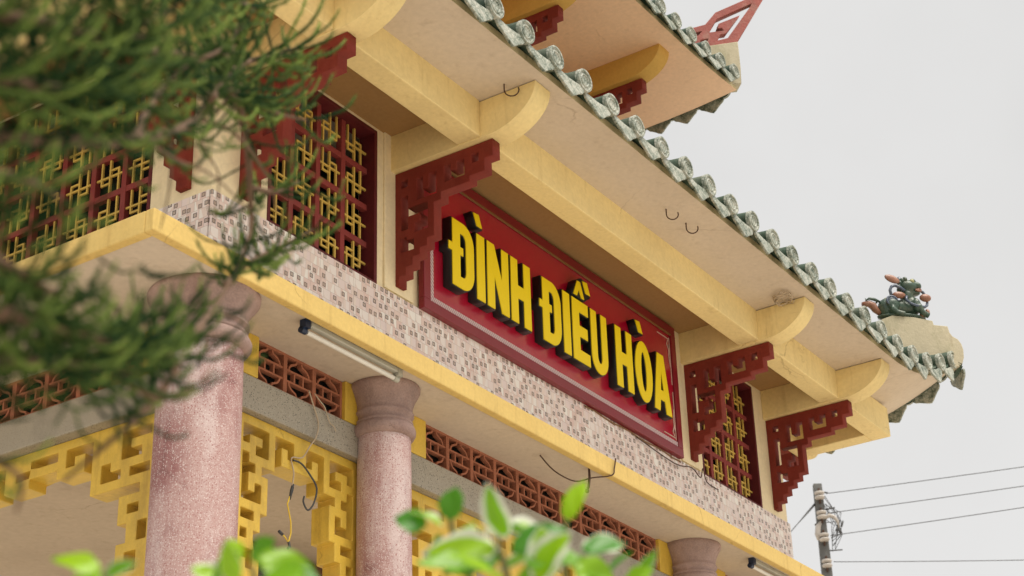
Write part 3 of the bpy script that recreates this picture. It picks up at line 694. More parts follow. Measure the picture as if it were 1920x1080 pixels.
# eave tiles
def eave_tile_mesh(r=.063, run=.6):
    b = MB(); seg = 22
    rings = [(.0, .006), (.010, .0), (.026, .0), (.030, -.005), (.034, -.005), (.038, .0), (.048, .0), (.051, -.007), (.060, -.007), (.062, -.003), (.062, .02)]
    vs = [(0, .004, 0)]
    for q, y in rings[1:]:
        for k in range(seg):
            a = 2*math.pi*k/seg; vs.append((q/.062*r*math.cos(a), y, q/.062*r*math.sin(a)))
    m = len(rings)-1
    fs = [(0, 1+k, 1+(k+1) % seg) for k in range(seg)]
    fs += [(1+i*seg+k, 1+(i+1)*seg+k, 1+(i+1)*seg+(k+1) % seg, 1+i*seg+(k+1) % seg) for i in range(m-1) for k in range(seg)]
    b.add(vs, fs, 0)
    b.tube([(0, .02, 0), (0, .10, .012), (0, .10+.2*run/.6, .012+.075*run/.6), (0, run, .012+.22*run/.6)], [r*.96, r*.93, r*.93, r*.93], 18, 1)
    return b.mesh('eave_tile', ['tface', 'roof'], 40)
def drip_tile_mesh(run=.6):
    o = [(-.120, -.012), (-.116, -.042), (-.100, -.062), (-.076, -.074), (-.050, -.092), (-.024, -.112), (0, -.124), (.024, -.112), (.050, -.092), (.076, -.074), (.100, -.062), (.116, -.042), (.120, -.012), (.09, -.010), (.05, -.016), (0, -.020), (-.05, -.016), (-.09, -.010)]
    m = prism('drip_tile', [o], .016, ['tface', 'roof'], lambda x, z, d: (x, d-.018+.16*(z+.05), z), .004)
    b = bmesh.new(); b.from_mesh(m)
    # trough of the pan tile behind the drip plate
    n = 8; prev = None
    for k, (y, z) in enumerate(((.0, 0), (run*.5, run*.2), (run, run*.46))):
        row = []
        for i in range(n+1):
            x = -.118+.236*i/n; row.append((b.verts.new((x, y, z-.012+.034*(abs(x)/.118)**2)), b.verts.new((x, y, z-.03+.034*(abs(x)/.118)**2))))
        if prev:
            for i in range(n):
                for e in (0, 1):
                    f = b.faces.new((prev[i][e], prev[i+1][e], row[i+1][e], row[i][e])); f.material_index = 1
        prev = row
    b.to_mesh(m); b.free(); return m
ET, DT = eave_tile_mesh(), drip_tile_mesh(); ETS = eave_tile_mesh(.063, .16); DTS = drip_tile_mesh(.12); DTC = drip_tile_mesh(.03)
def eave_row(roof, p0, p1, n, rz, liftf, zc, sc=1.0, ends=True):
    """discs and drip tiles along an eave edge from p0 to p1"""
    p0, p1 = Vector(p0), Vector(p1); outw = Vector((math.sin(rz), -math.cos(rz), 0))
    for k in range(n):
        for half_, me, nm in ((0, ET, 'eave_tile'), (.5, DT, 'drip_tile')):
            if half_ and k == n-1: continue
            if min(k, n-1-k) < 4: me = DTS if half_ else ETS
            p = p0.lerp(p1, (k+.5*1+half_)/n)
            z = zc+liftf(p.x, p.y)+(random.uniform(-.006, .006))
            o = outw*(.07 if half_ == 0 else .052)*sc
            slope = (liftf(*(p+(p1-p0)*.02).xy)-liftf(*(p-(p1-p0)*.02).xy))/((p1-p0).length*.04)
            put(nm, me, roof, (p.x+o.x, p.y+o.y, z+(.0 if half_ else .028)*sc), (random.uniform(-.05, .05), -math.atan(slope)+random.uniform(-.05, .05), rz+random.uniform(-.04, .04)), (sc*random.uniform(.97, 1.03),)*3)
eave_row(roof1, (SX0, SY0, 0), (SX1+.03, SY0, 0), 29, 0, lift1, 6.508)
for sg_, cx_ in ((1, SX1+.05), (-1, SX0-.05)):
    put('drip_tile', DTC, roof1, (cx_-sg_*.015, SY0-.035, 6.508+.235), (0, 0, sg_*R(45)), (.95, .95, 1.05))
eave_row(roof1, (SX1, SY0-.03, 0), (SX1, 3.3, 0), 15, R(90), lift1, 6.508)
eave_row(roof1, (SX0, 3.3, 0), (SX0, SY0-.03, 0), 15, -R(90), lift1, 6.508)

# hip ridges of the lower roof (right one carries the guardian statue)
DG = Vector((1, -1, 0)).normalized()
def diag(corner, sgn, th):
    d = Vector((sgn, -1, 0)).normalized(); nrm = Vector((-d.y, d.x, 0))
    return lambda t, z, w_: tuple(Vector(corner)+d*t+nrm*(w_-th/2)+Vector((0, 0, z)))
hp = [(-2.2, 7.35), (-1.2, 6.98), (-.75, 6.88), (-.548, 6.86), (-.545, 7.085), (-.46, 7.122), (-.30, 7.118), (-.155, 7.098), (-.15, 7.066), (-.045, 7.062), (-.036, 7.01), (-.02, 6.985), (.02, 6.962), (.042, 6.925), (.05, 6.88), (.045, 6.82), (.028, 6.775), (.0, 6.745), (-.15, 6.72), (-.5, 6.56), (-1.2, 6.58), (-2.2, 6.9)]
put('hip_ridge', prism('hip_ridge', [hp], .13, 'plaster', diag((7.30, -.65, 0), 1, .13), .006), T)
put('hip_ridge', prism('hip_ridge', [hp], .13, 'plaster', diag((2*XC-7.30, -.65, 0), -1, .13), .006), T)

# upper storey and upper roof
UX0, UX1, UY0, UZ = 2*XC-6.20, 6.20, .33, 8.872
put('upper_storey_wall', MB().box(1.35, 5.70, 1.25, 3.4, 7.2, UZ).mesh('upper_storey_wall', 'ochre'), T)
b, lift2 = slab(UX0, UX1, UY0, 4.2, UZ, .05, .9, 50, 20)
put('upper_soffit', b.mesh('upper_soffit', ['peach', 'fascia'], 40), T)
roof2 = hip_roof('upper_roof', UX0+.01, UX1-.01, UY0+.01, 4.19, UZ+.042, .8, 1.9, lift2)
eave_row(roof2, (UX0, UY0, 0), (UX1-.02, UY0, 0), 24, 0, lift2, UZ+.055, .92)
eave_row(roof2, (UX1, UY0+.02, 0), (UX1, 3.3, 0), 13, R(90), lift2, UZ+.055, .92)
UN = prism('upper_cantilever_beam', [[(0, .004), (.5, .004)]+[(.5+.29*math.sin(R(90)*k/12)**1.1, .004+.2*(1-math.cos(R(90)*k/12))) for k in range(13)]+[(0, .204)]], .145, 'ochre', lambda a, h, d: (d, -a, h), .003)
finish_smooth(UN, 35)
for x in (1.63, 2.72, 4.18, 5.29):
    put('upper_cantilever_beam', UN, T, (x-.04, 1.249, UZ-.204)); put('bracket', BRK, T, (x, 1.249, UZ-.2015))
for y in (1.4, 2.9):
    put('upper_cantilever_beam', UN, T, (5.701, y-.04, UZ-.204), (0, 0, R(90))); put('bracket', BRK, T, (5.701, y, UZ-.2015), (0, 0, R(90)))
# corner block and red scroll finial of the upper roof
cb = [(-.9, 9.32), (-.30, 9.235), (.045, 9.325), (.045, 9.27), (.047, 9.10), (.04, 8.95), (-.12, 8.92), (-.35, 8.96), (-.9, 9.05)]
put('hip_ridge', prism('hip_ridge', [cb], .13, 'plaster', diag((6.2, .35, 0), 1, .13), .006), T)
so = [(.335, 9.83), (.055, 9.345), (-.20, 9.272), (-.345, 9.24), (-.345, 9.365), (-.29, 9.44), (-.19, 9.48), (-.10, 9.60), (.19, 9.77), (.30, 9.83)]
sh = [[(.20, 9.715), (.19, 9.69), (-.02, 9.375), (-.10, 9.345), (-.075, 9.40), (-.03, 9.412), (.095, 9.595), (-.08, 9.50), (-.085, 9.485), (-.10, 9.45), (-.06, 9.46), (-.045, 9.44), (-.165, 9.41), (-.09, 9.54)],
      [(-.29, 9.365), (-.27, 9.40), (-.22, 9.415), (-.25, 9.375)],
      [(-.235, 9.335), (-.175, 9.352), (-.19, 9.315), (-.245, 9.30)]]
put('scroll_finial', prism('scroll_finial', [so]+sh, .06, 'scroll', diag((6.2, .35, 0), 1, .06), .004), T)

# scaled canopy edge of the inner shrine, seen through the narrow bay
can = put('inner_canopy', MB().box(3.05, 5.6, 2.24, 2.40, 4.76, 4.965).mesh('inner_canopy', 'scaleA'), T)
SC = prism('scale', [[(-.05, 0), (-.055, -.04), (-.035, -.075), (0, -.09), (.035, -.075), (.055, -.04), (.05, 0)]], .012, 'scaleA', lambda x, z, d: (x, d+.5*z, z), .003)
SC2 = SC.copy(); SC2.materials.clear(); SC2.materials.append(M['scaleB'])
for r_ in range(4):
    for k in range(24):
        put('scale', SC if random.random() < .6 else SC2, can, (3.10+k*.1+(.05 if r_ % 2 else 0), 2.22+.0*r_-.02*(3-r_), 4.95-.055*r_), (random.uniform(-.1, .1), random.uniform(-.2, .2), 0))

# ------------------------------------------------------------------ sign board
SY = .312
S = empty('sign_board', (0, 0, 0), 'red sign board with yellow raised letters DINH DIEU HOA under the lower eave', 'sign')
sx0, sx1, sz0, sz1 = 2.18, 4.845, 5.556, 6.43
put('panel', MB().box(sx0+.05, sx1-.05, SY, SY+.015, sz0+.05, sz1-.05).mesh('panel', 'signred'), S)
fwd = .058
for q in ((sx0, sx0+fwd, sz0+fwd, sz1-fwd), (sx1-fwd, sx1, sz0+fwd, sz1-fwd), (sx0, sx1, sz0, sz0+fwd), (sx0, sx1, sz1-fwd, sz1)):
    put('frame', MB().box(q[0], q[1], SY-.012, WY-.013, q[2], q[3]).mesh('frame', 'signframe'), S, bevel=.004)
iz0, iz1, ix0, ix1 = sz0+fwd, sz1-fwd, sx0+fwd, sx1-fwd
put('led_strip', MB().box(ix0+.032, ix1, SY-.006, SY-.001, iz0, iz0+.030).mesh('led_strip', 'led'), S)
put('led_strip', MB().box(ix0, ix0+.030, SY-.006, SY-.001, iz0, iz0+.5).mesh('led_strip', 'led'), S)
put('gold_trim', MB().box(ix0, ix1, SY-.014, SY-.004, iz1-.012, iz1-.002).mesh('gold_trim', 'gold'), S)
for sg, zc in ((1, iz1-.03), (-1, iz0+.04)):
    b = MB()
    b.ribbon([(ix1-.012, zc-sg*.32), (ix1-.012, zc)], .006, SY-.004, SY-.0015)
    b.ribbon([(ix1-.03, zc-sg*.02), (ix1-.045, zc-sg*.05), (ix1-.03, zc-sg*.08), (ix1-.02, zc-sg*.05), (ix1-.03, zc-sg*.13), (ix1-.018, zc-sg*.2)], .007, SY-.0045, SY-.002)
    b.ribbon([(ix1-.012, zc-sg*.012), (ix1-.16, zc-sg*.012)], .006, SY-.005, SY-.0022)
    put('corner_ornament', b.mesh('corner_ornament', 'ledgold'), S)
# the two wires that run along under the board
b = MB().tube([(3.75+.1*k, WY-.02, sz0-.012+.006*math.sin(k*1.7)) for k in range(12)], .004, 6); put('cable', b.mesh('cable', 'gold'), S)

LY = .255; LS = 1.00954
lx = lambda x: (x+4.392)*LS-4.392
LZ0, LZ1 = 5.746, 6.130; H = LZ1-LZ0
def arc(cx, cy, rx, ry, a0, a1, n=14): return [(cx+rx*math.cos(R(a0+(a1-a0)*k/n)), cy+ry*math.sin(R(a0+(a1-a0)*k/n))) for k in range(n+1)]
def L_D(w):
    st = .36*w; bar = .17*w
    o = [(0, 0), (.55*w, 0)]+arc(.50*w, .30*H, .5*w, .30*H, -80, 0, 8)+arc(.50*w, .70*H, .5*w, .30*H, 0, 80, 8)+[(.55*w, H), (0, H), (0, .62*H), (-bar, .62*H), (-bar, .50*H), (0, .50*H)]
    i = [(st, .17*H), (.46*w, .17*H)]+arc(.50*w, .29*H, .13*w, .12*H, -80, 0, 5)+arc(.50*w, .71*H, .13*w, .12*H, 0, 80, 5)+[(.46*w, .83*H), (st, .83*H), (st, .62*H), (.50*w, .62*H), (.50*w, .50*H), (st, .50*H)]
    return [o, i]
def L_I(w): return [[(0, 0), (w, 0), (w, H), (0, H)]]
def L_N(w): return [[(0, 0), (.33*w, 0), (.33*w, .52*H), (.66*w, 0), (w, 0), (w, H), (.67*w, H), (.67*w, .50*H), (.34*w, H), (0, H)]]
def L_H(w): return [[(0, 0), (.35*w, 0), (.35*w, .40*H), (.65*w, .40*H), (.65*w, 0), (w, 0), (w, H), (.65*w, H), (.65*w, .60*H), (.35*w, .60*H), (.35*w, H), (0, H)]]
def L_E(w): return [[(0, 0), (w, 0), (w, .19*H), (.42*w, .19*H), (.42*w, .41*H), (.9*w, .41*H), (.9*w, .59*H), (.42*w, .59*H), (.42*w, .81*H), (.98*w, .81*H), (.98*w, H), (0, H)]]
def L_U(w): return [[(0, H), (0, .30*H)]+arc(.5*w, .27*H, .5*w, .28*H, 180, 360, 16)+[(w, H), (.64*w, H), (.64*w, .28*H)]+arc(.5*w, .28*H, .14*w, .12*H, 360, 180, 8)+[(.36*w, H)]]
def L_O(w): return [arc(.5*w, .5*H, .5*w, .515*H, 0, 345, 26), arc(.5*w, .5*H, .15*w, .34*H, 0, 340, 18)]
def L_A(w): return [[(0, 0), (.31*w, 0), (.37*w, .20*H), (.63*w, .20*H), (.69*w, 0), (w, 0), (.69*w, H), (.31*w, H)], [(.42*w, .37*H), (.58*w, .37*H), (.5*w, .72*H)]]
def grave(x, z): return [(x, z+.066), (x+.052, z+.072), (x+.082, z), (x+.035, z)]
specs = [(L_D, 2.300, .192, 'D'), (L_I, 2.518, .073, 'I'), (L_N, 2.614, .200, 'N'), (L_H, 2.836, .190, 'H'), (L_D, 3.145, .186, 'D'), (L_I, 3.355, .072, 'I'), (L_E, 3.452, .175, 'E'), (L_U, 3.650, .175, 'U'), (L_H, 3.922, .188, 'H'), (L_O, 4.142, .198, 'O'), (L_A, 4.350, .205, 'A')]
def grow(lp, d, hole):
    """offset a closed loop outwards by d"""
    n = len(lp); a = sum(lp[i][0]*lp[(i+1) % n][1]-lp[(i+1) % n][0]*lp[i][1] for i in range(n)); s = 1 if a > 0 else -1
    if hole: s = -s
    o = []
    for i in range(n):
        p, q, r_ = Vector(lp[i-1]), Vector(lp[i]), Vector(lp[(i+1) % n])
        d1 = (q-p).normalized() if (q-p).length > 1e-9 else Vector((1, 0)); d2 = (r_-q).normalized() if (r_-q).length > 1e-9 else d1
        n1, n2 = Vector((d1.y, -d1.x)), Vector((d2.y, -d2.x)); m_ = n1+n2
        m_ = m_/max(m_.length_squared, .8)*2 if m_.length > 1e-6 else n1
        o.append(tuple(q+m_*d*s))
    return o
acc = {1: [grave(2.492, 6.150)], 6: [[(3.478, 6.130), (3.515, 6.130), (3.538, 6.175), (3.562, 6.130), (3.592, 6.130), (3.555, 6.228), (3.522, 6.228)], grave(3.578, 6.180)], 9: [grave(4.172, 6.160)]}
for i, (fn, x, wd, ch) in enumerate(specs):
    x0 = lx(x); loops = fn(wd*LS); ac = acc.get(i, [])
    face = [[(x0+p[0], LZ0+p[1]) for p in lp] for lp in loops]+[[(lx(p[0]), (p[1]-1.6)*1.0062+1.6) for p in lp] for lp in ac]
    hol = [False]+[k > 0 for k in range(1, len(loops))]+[False]*len(ac)
    body = [grow(lp, .006, h) for lp, h in zip(face, hol)]
    if i == 6: body = body[:1]+[grow([(lx(p[0]), (p[1]-1.6)*1.0062+1.6) for p in [(3.470, 6.125), (3.600, 6.125), (3.665, 6.170), (3.640, 6.255), (3.575, 6.262), (3.52, 6.232)]], .002, False)]
    lt = put('letter', prism('letter', body, SY-LY-.004, 'letblk', lambda a, z, d: (a, LY+.003+d, z), .001), S)
    put('letter_face', prism('letter_face', face, .006, 'letyel', lambda a, z, d: (a, LY-.003+d, z), .0008), lt)

# ------------------------------------------------------------------ lamps, hooks, cables
def lamp(x0, x1, y, label):
    o = empty('fluorescent_lamp', ((x0+x1)/2, y, ZL0), label, 'lamp', 'tube lamps under the ledge')
    L = (x1-x0)/2
    put('batten', MB().box(-L+.02, L-.02, -.016, .012, -.026, -.001).mesh('batten', 'metal'), o, bevel=.004)
    put('tube', MB().tube([(-L+.02, .012, -.046), (L-.02, .012, -.046)], .0112, 16).mesh('tube', 'white_pl', 40), o)
    for s in (-1, 1):
        b = MB().box(s*L-.02, s*L+.012, -.017, .018, -.04, -.0012); b.tube([(s*L-.02, .012, -.046), (s*L+.010, .012, -.046)], .0155, 16)
        put('end_cap', b.mesh('end_cap', 'navy' if s < 0 else 'metal', 40), o)
lamp(1.01, 1.665, .075, 'unlit tube lamp under the ledge just left of the second column')
lamp(5.215, 5.87, .085, 'unlit tube lamp under the ledge at the bottom right beyond the third column')
def hook(x, y, r, label, rz=-1.0):
    pts = [(0, 0, .0), (0, 0, -.035)]+[(r*(1-math.cos(a)), 0, -.035-r*math.sin(a)) for a in [R(20*k) for k in range(1, 11)]]
    put('ceiling_hook', MB().tube(pts, .0035, 8).mesh('ceiling_hook', 'rust', True), None, (x, y, ZS), (0, 0, rz), label=label, cat='hook', group='iron hooks under the eave')
hook(1.90, -.40, .036, 'iron hook under the eave beside the second nose beam from the left')
hook(3.49, -.41, .033, 'left one of two close iron hooks under the middle of the eave')
hook(3.70, -.42, .033, 'right one of two close iron hooks under the middle of the eave')
hook(6.19, -.43, .036, 'dark iron hook under the eave near the right corner')
b = MB()
for k in range(9):
    a = random.uniform(0, 6.28); b.tube([(4.88+.09*math.cos(a+q*.5)*(.6+.4*math.sin(k)), -.445+.06*math.sin(a+q*.6), ZS-.008-.03*abs(math.sin(q*.9+k))) for q in range(7)], .003, 6)
put('wire_tangle', b.mesh('wire_tangle', 'wirew', True), label='small tangle of pale wire under the eave beside a nose beam', cat='wire')
def cable(name, pts, r, m, label, group=None, n=4):
    P = [Vector(p) for p in pts]; q = []
    for i in range(len(P)-1):
        a, b_, c, d = P[max(i-1, 0)], P[i], P[i+1], P[min(i+2, len(P)-1)]
        for k in range(n):
            t = k/n; q.append(.5*((2*b_)+(c-a)*t+(2*a-5*b_+4*c-d)*t*t+(3*b_-a-3*c+d)*t**3))
    q.append(P[-1])
    return put(name, MB().tube(q, r, 7).mesh(name, m, True), label=label, cat='cable', group=group)
cb_ = cable('hanging_cable', [(1.352, .34, 4.83), (1.375, .333, 4.77), (1.414, .332, 4.69), (1.40, .332, 4.62), (1.382, .35, 4.577), (1.36, .375, 4.52), (1.29, .378, 4.497), (1.302, .372, 4.427), (1.283, .37, 4.328)], .0035, 'wirew', 'pale cable hanging from the breeze blocks over the yellow fretwork')
put('yellow_end', MB().tube([(1.283, .37, 4.33), (1.262, .37, 4.276), (1.288, .37, 4.2), (1.29, .37, 4.15), (1.275, .37, 4.105), (1.25, .37, 4.125), (1.222, .37, 4.135)], .0032, 7).mesh('yellow_end', 'wirey', True), cb_)
put('taped_joint', MB().tube([(1.297, .371, 4.375), (1.288, .37, 4.345), (1.276, .37, 4.30)], [.0055, .008, .005], 8).mesh('taped_joint', 'wire', True), cb_)
put('taped_joint', MB().tube([(1.236, .37, 4.13), (1.212, .37, 4.14)], .007, 8).mesh('taped_joint', 'wire', True), cb_)
put('taped_joint', MB().tube([(1.276, .37, 4.11), (1.286, .37, 4.088), (1.272, .37, 4.078)], .006, 8).mesh('taped_joint', 'wire', True), cb_)
cable('hanging_cable', [(1.30, .376, 4.49), (1.351, .372, 4.488), (1.41, .37, 4.451), (1.457, .37, 4.402), (1.437, .37, 4.325), (1.398, .37, 4.285), (1.368, .37, 4.314), (1.373, .37, 4.342)], .0042, 'wire', 'black cable with a hooked end hanging in front of the yellow fretwork')
cable('hanging_cable', [(1.398, .345, 4.833), (1.43, .335, 4.80), (1.458, .333, 4.78), (1.49, .331, 4.72), (1.52, .331, 4.71), (1.535, .331, 4.69)], .0028, 'wirew', 'thin pale wire curling over the grey lintel')
cable('hanging_cable', [(3.46, -.012, 5.06), (3.44, -.012, 5.0), (3.42, -.005, 4.955), (3.33, .06, 4.93), (3.2, .09, 4.88), (3.05, .12, 4.90), (2.95, .14, 4.96)], .0038, 'rust', 'thin brown cable looping under the yellow ledge')
b = MB().tube([(3.30, .06, ZL0), (3.30, .06, 4.925), (3.27, .05, 4.86), (3.255, .05, 4.84)], [.006, .007, .007, .006], 8); b.ball((3.25, .05, 4.832), .012)
put('hanging_bolt', b.mesh('hanging_bolt', 'rust', True), label='rusty iron bolt hanging from the soffit under the ledge', cat='bolt')
cable('hanging_cable', [(4.30, WY-.03, 5.53), (4.75, WY-.03, 5.50), (4.95, WY-.04, 5.53), (5.02, WY-.06, 5.48), (5.08, WY-.05, 5.56), (5.16, WY-.03, 5.50), (5.3, WY-.03, 5.49)], .0035, 'rust', 'loose wire lying along the tile band right of the sign')

# ------------------------------------------------------------------ guardian statue on the right hip
GC = Vector((7.30, -.65, 0)); NR = Vector((DG.y*-1, DG.x, 0))      # NR points away from the camera
G = empty('guardian_statue', tuple(GC+DG*-.35+Vector((0, 0, 7.11))), 'small glazed green guardian beast statue crouching on the right hip ridge', 'statue')
def gp(t, z, n_=0): return GC+DG*t+NR*n_+Vector((0, 0, z))-(GC+DG*-.35+Vector((0, 0, 7.11)))
def rotm(t): return Matrix.Rotation(t, 3, NR)
B3 = Matrix((DG, NR, Vector((0, 0, 1)))).transposed()
def gball(b, t, z, n_, r, tilt=0): b.ball(gp(t, z, n_), r, 14, 9, 0, Matrix.Rotation(tilt, 3, NR) @ B3)
b = MB()
gball(b, -.37, 7.215, 0, (.14, .06, .06)); gball(b, -.46, 7.20, 0, (.075, .065, .085)); gball(b, -.27, 7.235, 0, (.07, .06, .075))
gball(b, -.30, 7.31, 0, (.05, .05, .07)); gball(b, -.285, 7.385, 0, (.072, .064, .055)); gball(b, -.222, 7.398, 0, (.046, .05, .032), .15)
gball(b, -.24, 7.335, -.0, (.05, .04, .016), -.15)
for s in (-1, 1):
    gball(b, -.25, 7.425, s*.03, (.022, .02, .02)); gball(b, -.44, 7.215, s*.06, (.05, .022, .05)); gball(b, -.255, 7.22, s*.055, (.032, .025, .055))
    b.tube([gp(-.46, 7.18, s*.06), gp(-.42, 7.145, s*.065), gp(-.36, 7.135, s*.065)], [.03, .024, .022], 10)
    b.tube([gp(-.245, 7.21, s*.055), gp(-.22, 7.16, s*.06), gp(-.175, 7.135, s*.06)], [.03, .023, .021], 10)
me = b.mesh('body', 'lgreen')
ob = put('tmp', me); rm = ob.modifiers.new('r', 'REMESH'); rm.mode = 'VOXEL'; rm.voxel_size = .0065
dg = bpy.context.evaluated_depsgraph_get(); me2 = bpy.data.meshes.new_from_object(ob.evaluated_get(dg)); bpy.data.objects.remove(ob)
bm_ = bmesh.new(); bm_.from_mesh(me2); bmesh.ops.smooth_vert(bm_, verts=bm_.verts, factor=.5, use_axis_x=True, use_axis_y=True, use_axis_z=True); bm_.to_mesh(me2); bm_.free()
me2.materials.clear(); me2.materials.append(M['lgreen']); finish_smooth(me2, True); me2.name = 'body'
put('body', me2, G)
def ear(pts, name='ear', m='lorange'):
    b = MB(); P = [gp(*p) for p in pts]; b.tube(P, [.006, .022, .028, .022, .004], 8); put(name, b.mesh(name, m, True), G)
b = MB(); gball(b, -.415, 7.425, -.045, (.06, .013, .03), .36); put('ear', b.mesh('ear', 'lorange', True), G)
ear([(-.318, 7.41, .03), (-.322, 7.435, .035), (-.324, 7.455, .037), (-.323, 7.475, .037), (-.32, 7.49, .035)], 'ear', 'lblue')
def curl(pts, r, m, name): put(name, MB().tube([gp(*p) for p in pts], r, 9).mesh(name, m, True), G)
curl([(-.44, 7.29, -.05), (-.445, 7.33, -.05), (-.43, 7.36, -.05), (-.40, 7.372, -.05), (-.36, 7.36, -.045), (-.33, 7.335, -.045)], .0115, 'lblue', 'mane_curl')
curl([(-.20, 7.37, .02), (-.18, 7.378, .02), (-.157, 7.365, .02), (-.145, 7.335, .02)], .011, 'lblue', 'mane_curl')
curl([(-.33, 7.28, -.065), (-.34, 7.25, -.07), (-.31, 7.22, -.075), (-.26, 7.205, -.075), (-.20, 7.205, -.06), (-.165, 7.235, -.03), (-.145, 7.275, 0)], .0105, 'lblue', 'ribbon')
curl([(-.45+.045*math.cos(a)*(1-a/16), 7.235+.045*math.sin(a)*(1-a/16), -.068) for a in [.6*k for k in range(18)]], .008, 'lblue', 'haunch_spiral')
b = MB(); gball(b, -.165, 7.30, -.02, (.045, .025, .03)); put('side_curl', b.mesh('side_curl', 'lorange', True), G)
b = MB(); gball(b, -.385, 7.29, -.06, (.05, .02, .026)); put('side_curl', b.mesh('side_curl', 'lorange', True), G)
b = MB(); gball(b, -.215, 7.362, -.005, (.035, .036, .012), -.1); b.tube([gp(-.245, 7.35, -.04), gp(-.22, 7.345, -.042), gp(-.195, 7.35, -.03)], .008, 7); put('mouth', b.mesh('mouth', 'lorange', True), G)
for s in (-1, 1):
    b = MB(); gball(b, -.262+(.0 if s < 0 else .03), 7.418, s*.043, (.018, .016, .018)); put('eye', b.mesh('eye', 'lpale', True), G)
b = MB()
for k in range(6): gball(b, -.33+.02*k, 7.425+.012*math.sin(k*1.4), -.02+.008*k, (.02, .022, .02))
put('forehead_curl', b.mesh('forehead_curl', 'lpale', True), G)
curl([(-.52, 7.16, 0), (-.555, 7.19, 0), (-.57, 7.22, 0), (-.60, 7.235, 0), (-.65, 7.228, 0)], [.02, .026, .03, .026, .016], 'lorange', 'tail')
curl([(-.52, 7.245, -.02), (-.56, 7.262, -.02), (-.60, 7.268, -.02), (-.63, 7.25, -.02)], [.008, .012, .01, .004], 'lgreen', 'tail_tuft')
curl([(-.535, 7.25, .01), (-.53, 7.28, .01)], [.008, .002], 'lgreen', 'tail_tuft')
curl([(-.61, 7.25, .01), (-.617, 7.285, .01)], [.008, .002], 'lgreen', 'tail_tuft')
b = MB(); gball(b, -.205, 7.15, -.045, (.035, .022, .018)); gball(b, -.17, 7.175, -.03, (.018, .02, .03)); put('paw', b.mesh('paw', 'lorange', True), G)
b = MB()
for k in range(9): gball(b, -.47+.022*k, 7.272+.012*math.sin(k*.8), -.012+.003*k, (.012, .012, .014))
put('back_crest', b.mesh('back_crest', 'lpale', True), G)
b = MB()
for k in range(8):
    a_ = R(100+k*24); gball(b, -.30+.058*math.cos(a_), 7.375+.062*math.sin(a_), -.03+.004*k, (.019, .02, .019))
put('mane', b.mesh('mane', 'lgreen', True), G)
b = MB(); gball(b, -.36, 7.135, 0, (.19, .075, .022)); put('base', b.mesh('base', 'lgreen', True), G)

# ------------------------------------------------------------------ utility pole and wires
def ray(px, py): return rt*((px-960)/FPX)-up*((py-540)/FPX)+fw
PD = 32.0
ptop = CAM+ray(1532, 908)*PD
P = empty('utility_pole', (ptop.x, ptop.y, 0), 'grey concrete utility pole with stacked white insulators beyond the temple corner', 'utility pole')
hgt = ptop.z
b = MB()
w0, w1 = .075, .17
vs = [(sx*w_, sy*w_*.8, z) for z, w_ in ((0, w1), (hgt, w0)) for sx, sy in ((-1, -1), (1, -1), (1, 1), (-1, 1))]
b.add(vs, [(0, 1, 5, 4), (1, 2, 6, 5), (2, 3, 7, 6), (3, 0, 4, 7), (4, 5, 6, 7)])
put('shaft', b.mesh('shaft', 'concrete'), P, (0, 0, 0), (0, 0, -YAW), bevel=.015)
side_ = Vector((rt.x, rt.y, 0)).normalized(); tow = -Vector((fw.x, fw.y, 0)).normalized()
levels = [hgt-.25, hgt-.61, hgt-1.02, hgt-1.49]
for i, z in enumerate(levels):
    for dz in (.04, -.04):
        b = MB().lathe([(.03, -.033), (.075, -.026), (.09, -.005), (.085, .018), (.03, .033)], (0, 0), 20)
        put('insulator', b.mesh('insulator', 'porc', True), P, tuple(tow*.12+Vector((0, 0, z+dz))))
    put('rack', MB().box(-.015, .015, -.02, .02, -.14, .14).mesh('rack', 'rust'), P, tuple(tow*.09+Vector((0, 0, z))), (0, 0, -YAW))
V3 = lambda a_, z_: tow*.08+side_*a_+Vector((0, 0, hgt+z_))
b = MB().tube([V3(-.09, -1.05), V3(-.1, -.95), V3(-.075, -.80), V3(-.02, -.72)], [.03, .05, .05, .025], 12); put('cable_sleeve', b.mesh('cable_sleeve', 'porc', True), P)
b = MB().tube([V3(.06, -.66), V3(.14, -.61), V3(.22, -.64), V3(.27, -.72), V3(.28, -.84)], [.03, .036, .035, .028, .012], 12); put('cable_sleeve', b.mesh('cable_sleeve', 'porc', True), P)
b = MB()
for k in range(11):
    b.tube([V3(random.uniform(.05, .12), -random.uniform(.2, .75)), V3(random.uniform(.15, .38), -random.uniform(.5, .8)), V3(random.uniform(.15, .36), -random.uniform(.8, 1.0)), V3(random.uniform(.1, .2), -random.uniform(.95, 1.3))], .006, 6)
for k in range(7):
    q = V3(random.uniform(.16, .34), -random.uniform(.78, 1.02)); b.tube([q, q+side_*random.uniform(-.04, .08)+Vector((0, 0, random.uniform(.05, .12)))], .017, 7)
b.tube([V3(.08, -.18), V3(.16, -.195)], .014, 7); b.tube([V3(.08, -.5), V3(.25, -.47)], .014, 7); b.tube([V3(.08, -1.25), V3(.3, -1.24)], .012, 7); b.tube([V3(-.03, -.72), V3(-.13, -.78)], .016, 7)
put('jumper_wires', b.mesh('jumper_wires', 'wire', True), P)
wl = [((1549, 926), (1920, 872), 'topmost'), ((1570, 962), (1920, 908), 'second'), ((1580, 1003), (1920, 948), 'third'), ((1556, 1050), (1920, 1047), 'lowest')]
